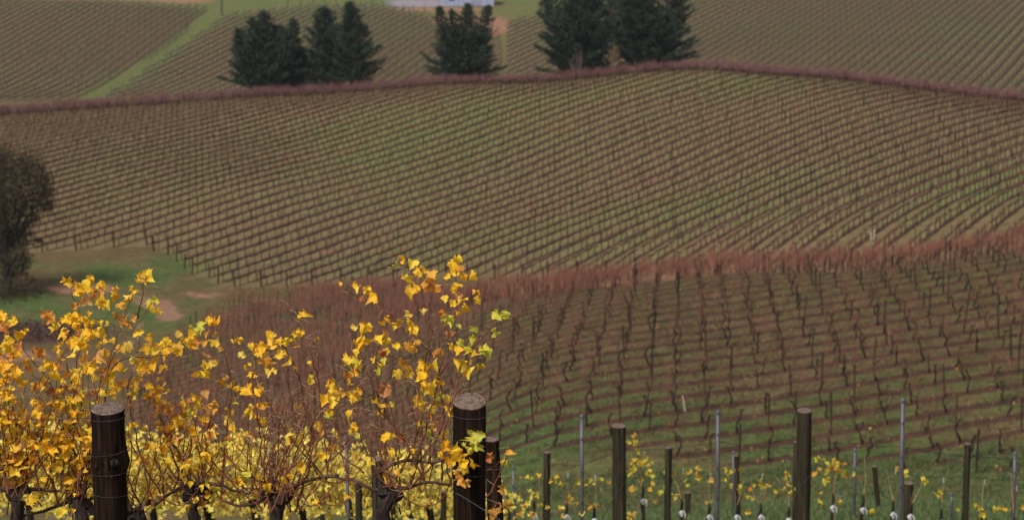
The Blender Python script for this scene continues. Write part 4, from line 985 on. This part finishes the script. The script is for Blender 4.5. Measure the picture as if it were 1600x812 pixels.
# ------------------------------------------------------------------ second row, soft golden foliage behind
r2 = np.random.default_rng(12)
second = [(-60, 28, 655), (40, 28, 660), (140, 28, 664), (235, 28.5, 672), (320, 29, 670), (395, 29, 676), (470, 29.5, 680), (545, 30, 686), (615, 30, 694), (672, 30.5, 708)]
names2 = ['golden vine of the second row beyond the left edge', 'golden second-row vine at the far left', 'golden second-row vine left of the knotty post', 'golden second-row vine right of the knotty post', 'golden second-row vine behind the orange leaves',
          'golden second-row vine left of the cane fan', 'golden second-row vine behind the cane fan', 'golden second-row vine beside the thin steel pipe', 'golden second-row vine behind the brown post', 'small golden second-row vine left of the pale-topped post']
for (uu, D, vt), lab in zip(second, names2):
    vt += r2.uniform(-9, 12)
    x0, y0, zt = P(uu, vt, D); zb = gz(x0, y0); t = empty('golden_grapevine', (x0, y0, zb), lab, 'grapevine', 'golden vines of the second row'); H = zt-zb
    m = MB(); m.tube([[0, 0, -.2], [.03, 0, H*.25], [-.02, 0, H*.5]], [.045, .04, .05], 7, 0); m.build('trunk', [M['bark']], t)
    m = MB(); f = MB()
    for i in range(26):
        b = np.array([r2.uniform(-.5, .5), r2.normal(0, .08), H*.45+r2.uniform(-.1, .1)]); e = b+[r2.normal(0, .25), r2.normal(0, .12), H*r2.uniform(.2, .58)]
        m.tube([b, (b+e)/2+r2.normal(0, .04, 3), e], [.005, .004, .002], 4, 0)
    n = 330 if uu < 440 else 200 if uu < 640 else 100
    for i in range(n):
        g = LG[int(r2.integers(16))]; c = np.array([r2.normal(0, .36), r2.normal(0, .26), H*(.42+.58*r2.beta(1.7, 1.35))-.05])
        R3 = np.array(Vector((0, 0, 0)) and leaf_rot(r2).to_matrix()); m_ = g[2] == 0
        f.add((g[0]*r2.uniform(.075, .115)) @ R3.T + c, g[1][m_], 0)
    m.build('canes', [M['cane']], t)['kind'] = 'stuff'; tag(f.build('foliage', [M['leaf_far']], t), kind='stuff')
# lower, paler growth further down the slope (bottom left to centre)
third = [(330, 36, 748), (400, 35, 745), (470, 36, 752), (640, 35, 752), (690, 36, 758), (210, 36, 742), (120, 35, 738), (30, 36, 740), (735, 34, 765), (500, 40, 735), (560, 38, 742)]
labs3 = ['pale green-gold vine low behind the orange leaves', 'pale green-gold vine low left of the cane fan', 'pale green-gold vine low behind the cane fan', 'pale green-gold vine low right of the thick-headed vine', 'pale green-gold vine low left of the pale-topped post', 'pale green-gold vine low right of the knotty post',
         'pale green-gold vine low left of the knotty post', 'pale green-gold vine low in the left corner', 'pale green-gold vine low behind the pale-topped post', 'faint green-gold vine between cane fan and steel pipe', 'faint green-gold vine right of the thin steel pipe']
for (uu, D, vt), lab in zip(third, labs3):
    x0, y0, zt = P(uu, vt, D); zb = gz(x0, y0); t = empty('pale_grapevine', (x0, y0, zb), lab, 'grapevine', 'pale vines of the lower rows'); H = zt-zb
    m = MB(); m.tube([[0, 0, -.2], [.03, 0, H*.3], [-.02, 0, H*.55]], [.045, .04, .05], 7, 0); m.build('trunk', [M['bark']], t)
    f = MB()
    for i in range(150):
        g = LG[int(r2.integers(16))]; c = np.array([r2.normal(0, .55), r2.normal(0, .25), H*(.45+.5*r2.beta(1.5, 1.5))]); R3 = np.array(leaf_rot(r2).to_matrix()); m_ = g[2] == 0
        f.add((g[0]*r2.uniform(.07, .11)) @ R3.T + c, g[1][m_], 0)
    tag(f.build('foliage', [M['leaf_far']], t), kind='stuff')

# ------------------------------------------------------------------ young grafted vines at lower right
def young(uu, vw, D, leaves, label, k_=1.0, tall=0.9):
    k_ *= .64
    x0, y0, zw = P(uu, vw, D); zb = gz(x0, y0); H = zw-zb; t = empty('grafted_grapevine', (x0, y0, zb), label, 'grapevine', 'grafted young vines with white wraps')
    n = 8; z = np.linspace(-.2, H, n); ln = r2.normal(0, .03); m = MB(); X = ln*(z-H)+r2.normal(0, .012, n); X[-1] = 0
    m.tube(np.stack([X, np.zeros(n), z], -1), np.linspace(.05, .042, n)*k_*(1+r2.normal(0, .1, n)), 8, 0); m.tube([[0, 0, H-.01], [.01, 0, H+.10], [.0, 0, H+.17]], [.04*k_, .042*k_, .022*k_], 7, 0)
    yt = m.build('trunk', [M['bark']], t)
    m = MB(); m.tube([[0, 0, H-.13], [.004, -.004, H-.10], [-.010, -.004, H-.07], [.006, -.004, H-.04], [0, 0, H-.02]], np.array([.044, .050, .056, .050, .038])*k_, 9, 0)
    m.tube([[.03, -.04, H-.03], [.06, -.05, H-.08], [.055, -.05, H-.14]], [.014, .012, .005], 5, 0); m.build('graft_wrap', [M['white']], yt)
    for s in range(2):
        e = np.array([r2.normal(0, .12), r2.normal(0, .05), H+tall*r2.uniform(.6, 1.0)]); m = MB(); b = np.array([.01*s, 0, H+.12])
        m.tube([b, (b+e)/2+r2.normal(0, .04, 3), e], [.007, .0055, .003], 5, 0); m.build('cane', [M['twig'] if s else M['cane']], t)
    if r2.random() < .6:
        m = MB(); m.box((.02, -.02, H+tall*.72), (.009, .008, .10)); m.build('tie', [M['tie']], t)
    for (lu, lv, n_, sp_) in leaves:
        for i in range(int(round(n_*.6))):
            p = P(lu+r2.normal(0, sp_), lv+r2.normal(0, sp_*.7), D+r2.normal(0, .15)); add_leaf(t, p, r2.uniform(.085, .13), 'v', r2)
Y = [(834, 799, 38, [(827, 743, 7, 7), (833, 770, 6, 8), (838, 785, 5, 8)], 'grafted vine with white wrap left of the grey timber post'),
     (885, 801, 38, [(862, 750, 5, 6), (884, 752, 7, 8), (905, 745, 5, 5), (890, 790, 8, 10)], 'grafted vine with white wrap between grey post and left pipe'),
     (928, 806, 38, [(925, 751, 7, 8), (940, 756, 4, 6), (918, 790, 8, 9)], 'grafted vine with white wrap just right of the left steel pipe'),
     (1004, 775, 35, [(990, 690, 6, 6), (994, 712, 16, 11), (1008, 722, 12, 9), (988, 735, 9, 6), (1012, 740, 4, 8), (985, 762, 5, 5), (990, 800, 5, 6)], 'leafiest grafted vine, right beside the left strainer post'),
     (1065, 794, 39, [(1026, 733, 7, 10), (1043, 739, 4, 4), (1028, 764, 9, 6), (1018, 780, 5, 6), (1058, 772, 5, 6)], 'gnarled grafted vine left of the low timber post'),
     (1108, 801, 39, [(1082, 736, 9, 7), (1075, 748, 6, 9), (1097, 745, 4, 5), (1104, 782, 4, 5)], 'grafted vine with white wrap left of the middle steel pipe'),
     (1151, 801, 39, [(1113, 747, 5, 6), (1140, 744, 9, 8), (1148, 735, 4, 4)], 'grafted vine with white wrap right of the middle steel pipe'),
     (1188, 801, 39, [(1163, 762, 9, 7), (1190, 758, 10, 8), (1180, 780, 4, 4), (1170, 797, 4, 6)], 'grafted vine with white wrap halfway to the tallest strainer'),
     (1232, 806, 39, [(1228, 740, 4, 3), (1230, 752, 4, 4), (1240, 760, 6, 5), (1222, 765, 4, 6), (1243, 775, 3, 3)], 'grafted vine just left of the tallest strainer post'),
     (1301, 786, 36, [(1284, 722, 8, 7), (1296, 722, 10, 7), (1300, 734, 7, 9), (1318, 730, 8, 8), (1280, 735, 5, 6), (1289, 748, 6, 4), (1279, 770, 2, 3), (1312, 782, 3, 5), (1285, 782, 3, 5)], 'grafted vine with bright orange-yellow top right of the tallest strainer'),
     (1348, 789, 37, [(1330, 740, 4, 6), (1362, 800, 3, 3)], 'nearly leafless grafted vine below the shorter steel pipe'),
     (1395, 797, 37, [(1400, 742, 4, 8)], 'grafted vine with white wrap left of the tallest steel pipe'),
     (1422, 800, 36, [(1420, 742, 4, 5), (1446, 748, 3, 4)], 'grafted vine with white wrap in front of the thick mossy post'),
     (1470, 809, 38, [(1468, 770, 5, 4), (1530, 790, 0, 1), (1495, 790, 4, 6)], 'grafted vine with white wrap between tallest pipe and pale-topped thin post'),
     (1534, 812, 38, [(1532, 800, 7, 5), (1553, 795, 6, 4), (1565, 792, 3, 4), (1525, 785, 4, 7)], 'grafted vine with large yellow leaves right of the pale-topped thin post'),
     (1584, 822, 38, [(1586, 790, 3, 6)], 'grafted vine low by the steel pipe at the right edge'),
     (640, 806, 34, [(640, 780, 10, 12), (650, 795, 8, 10)], 'grafted vine low right of the thick-headed vine'),
     (690, 812, 34, [(690, 790, 9, 10), (680, 800, 6, 8)], 'grafted vine low left of the pale-topped post'),
     (795, 815, 33, [(798, 780, 8, 8), (790, 800, 8, 8), (815, 795, 7, 8)], 'grafted vine low just right of the shorter dark post')]
for uu, vw, D, lv, lab in Y: young(uu, vw, D, lv, lab, r2.uniform(.85, 1.1))

# ------------------------------------------------------------------ thin moist air over the valley
m = MB(); m.box((0, 1350, -12), (2400, 2740, 130)); k = NT('haze'); k.t.nodes.remove(k.b)
pv = k.n('ShaderNodeVolumePrincipled'); pv.inputs['Color'].default_value = (.82, .88, 1.0, 1); pv.inputs['Density'].default_value = .00005; k.l(pv.outputs[0], k.out.inputs['Volume'])
tag(m.build('haze', [k.m]), kind='stuff')
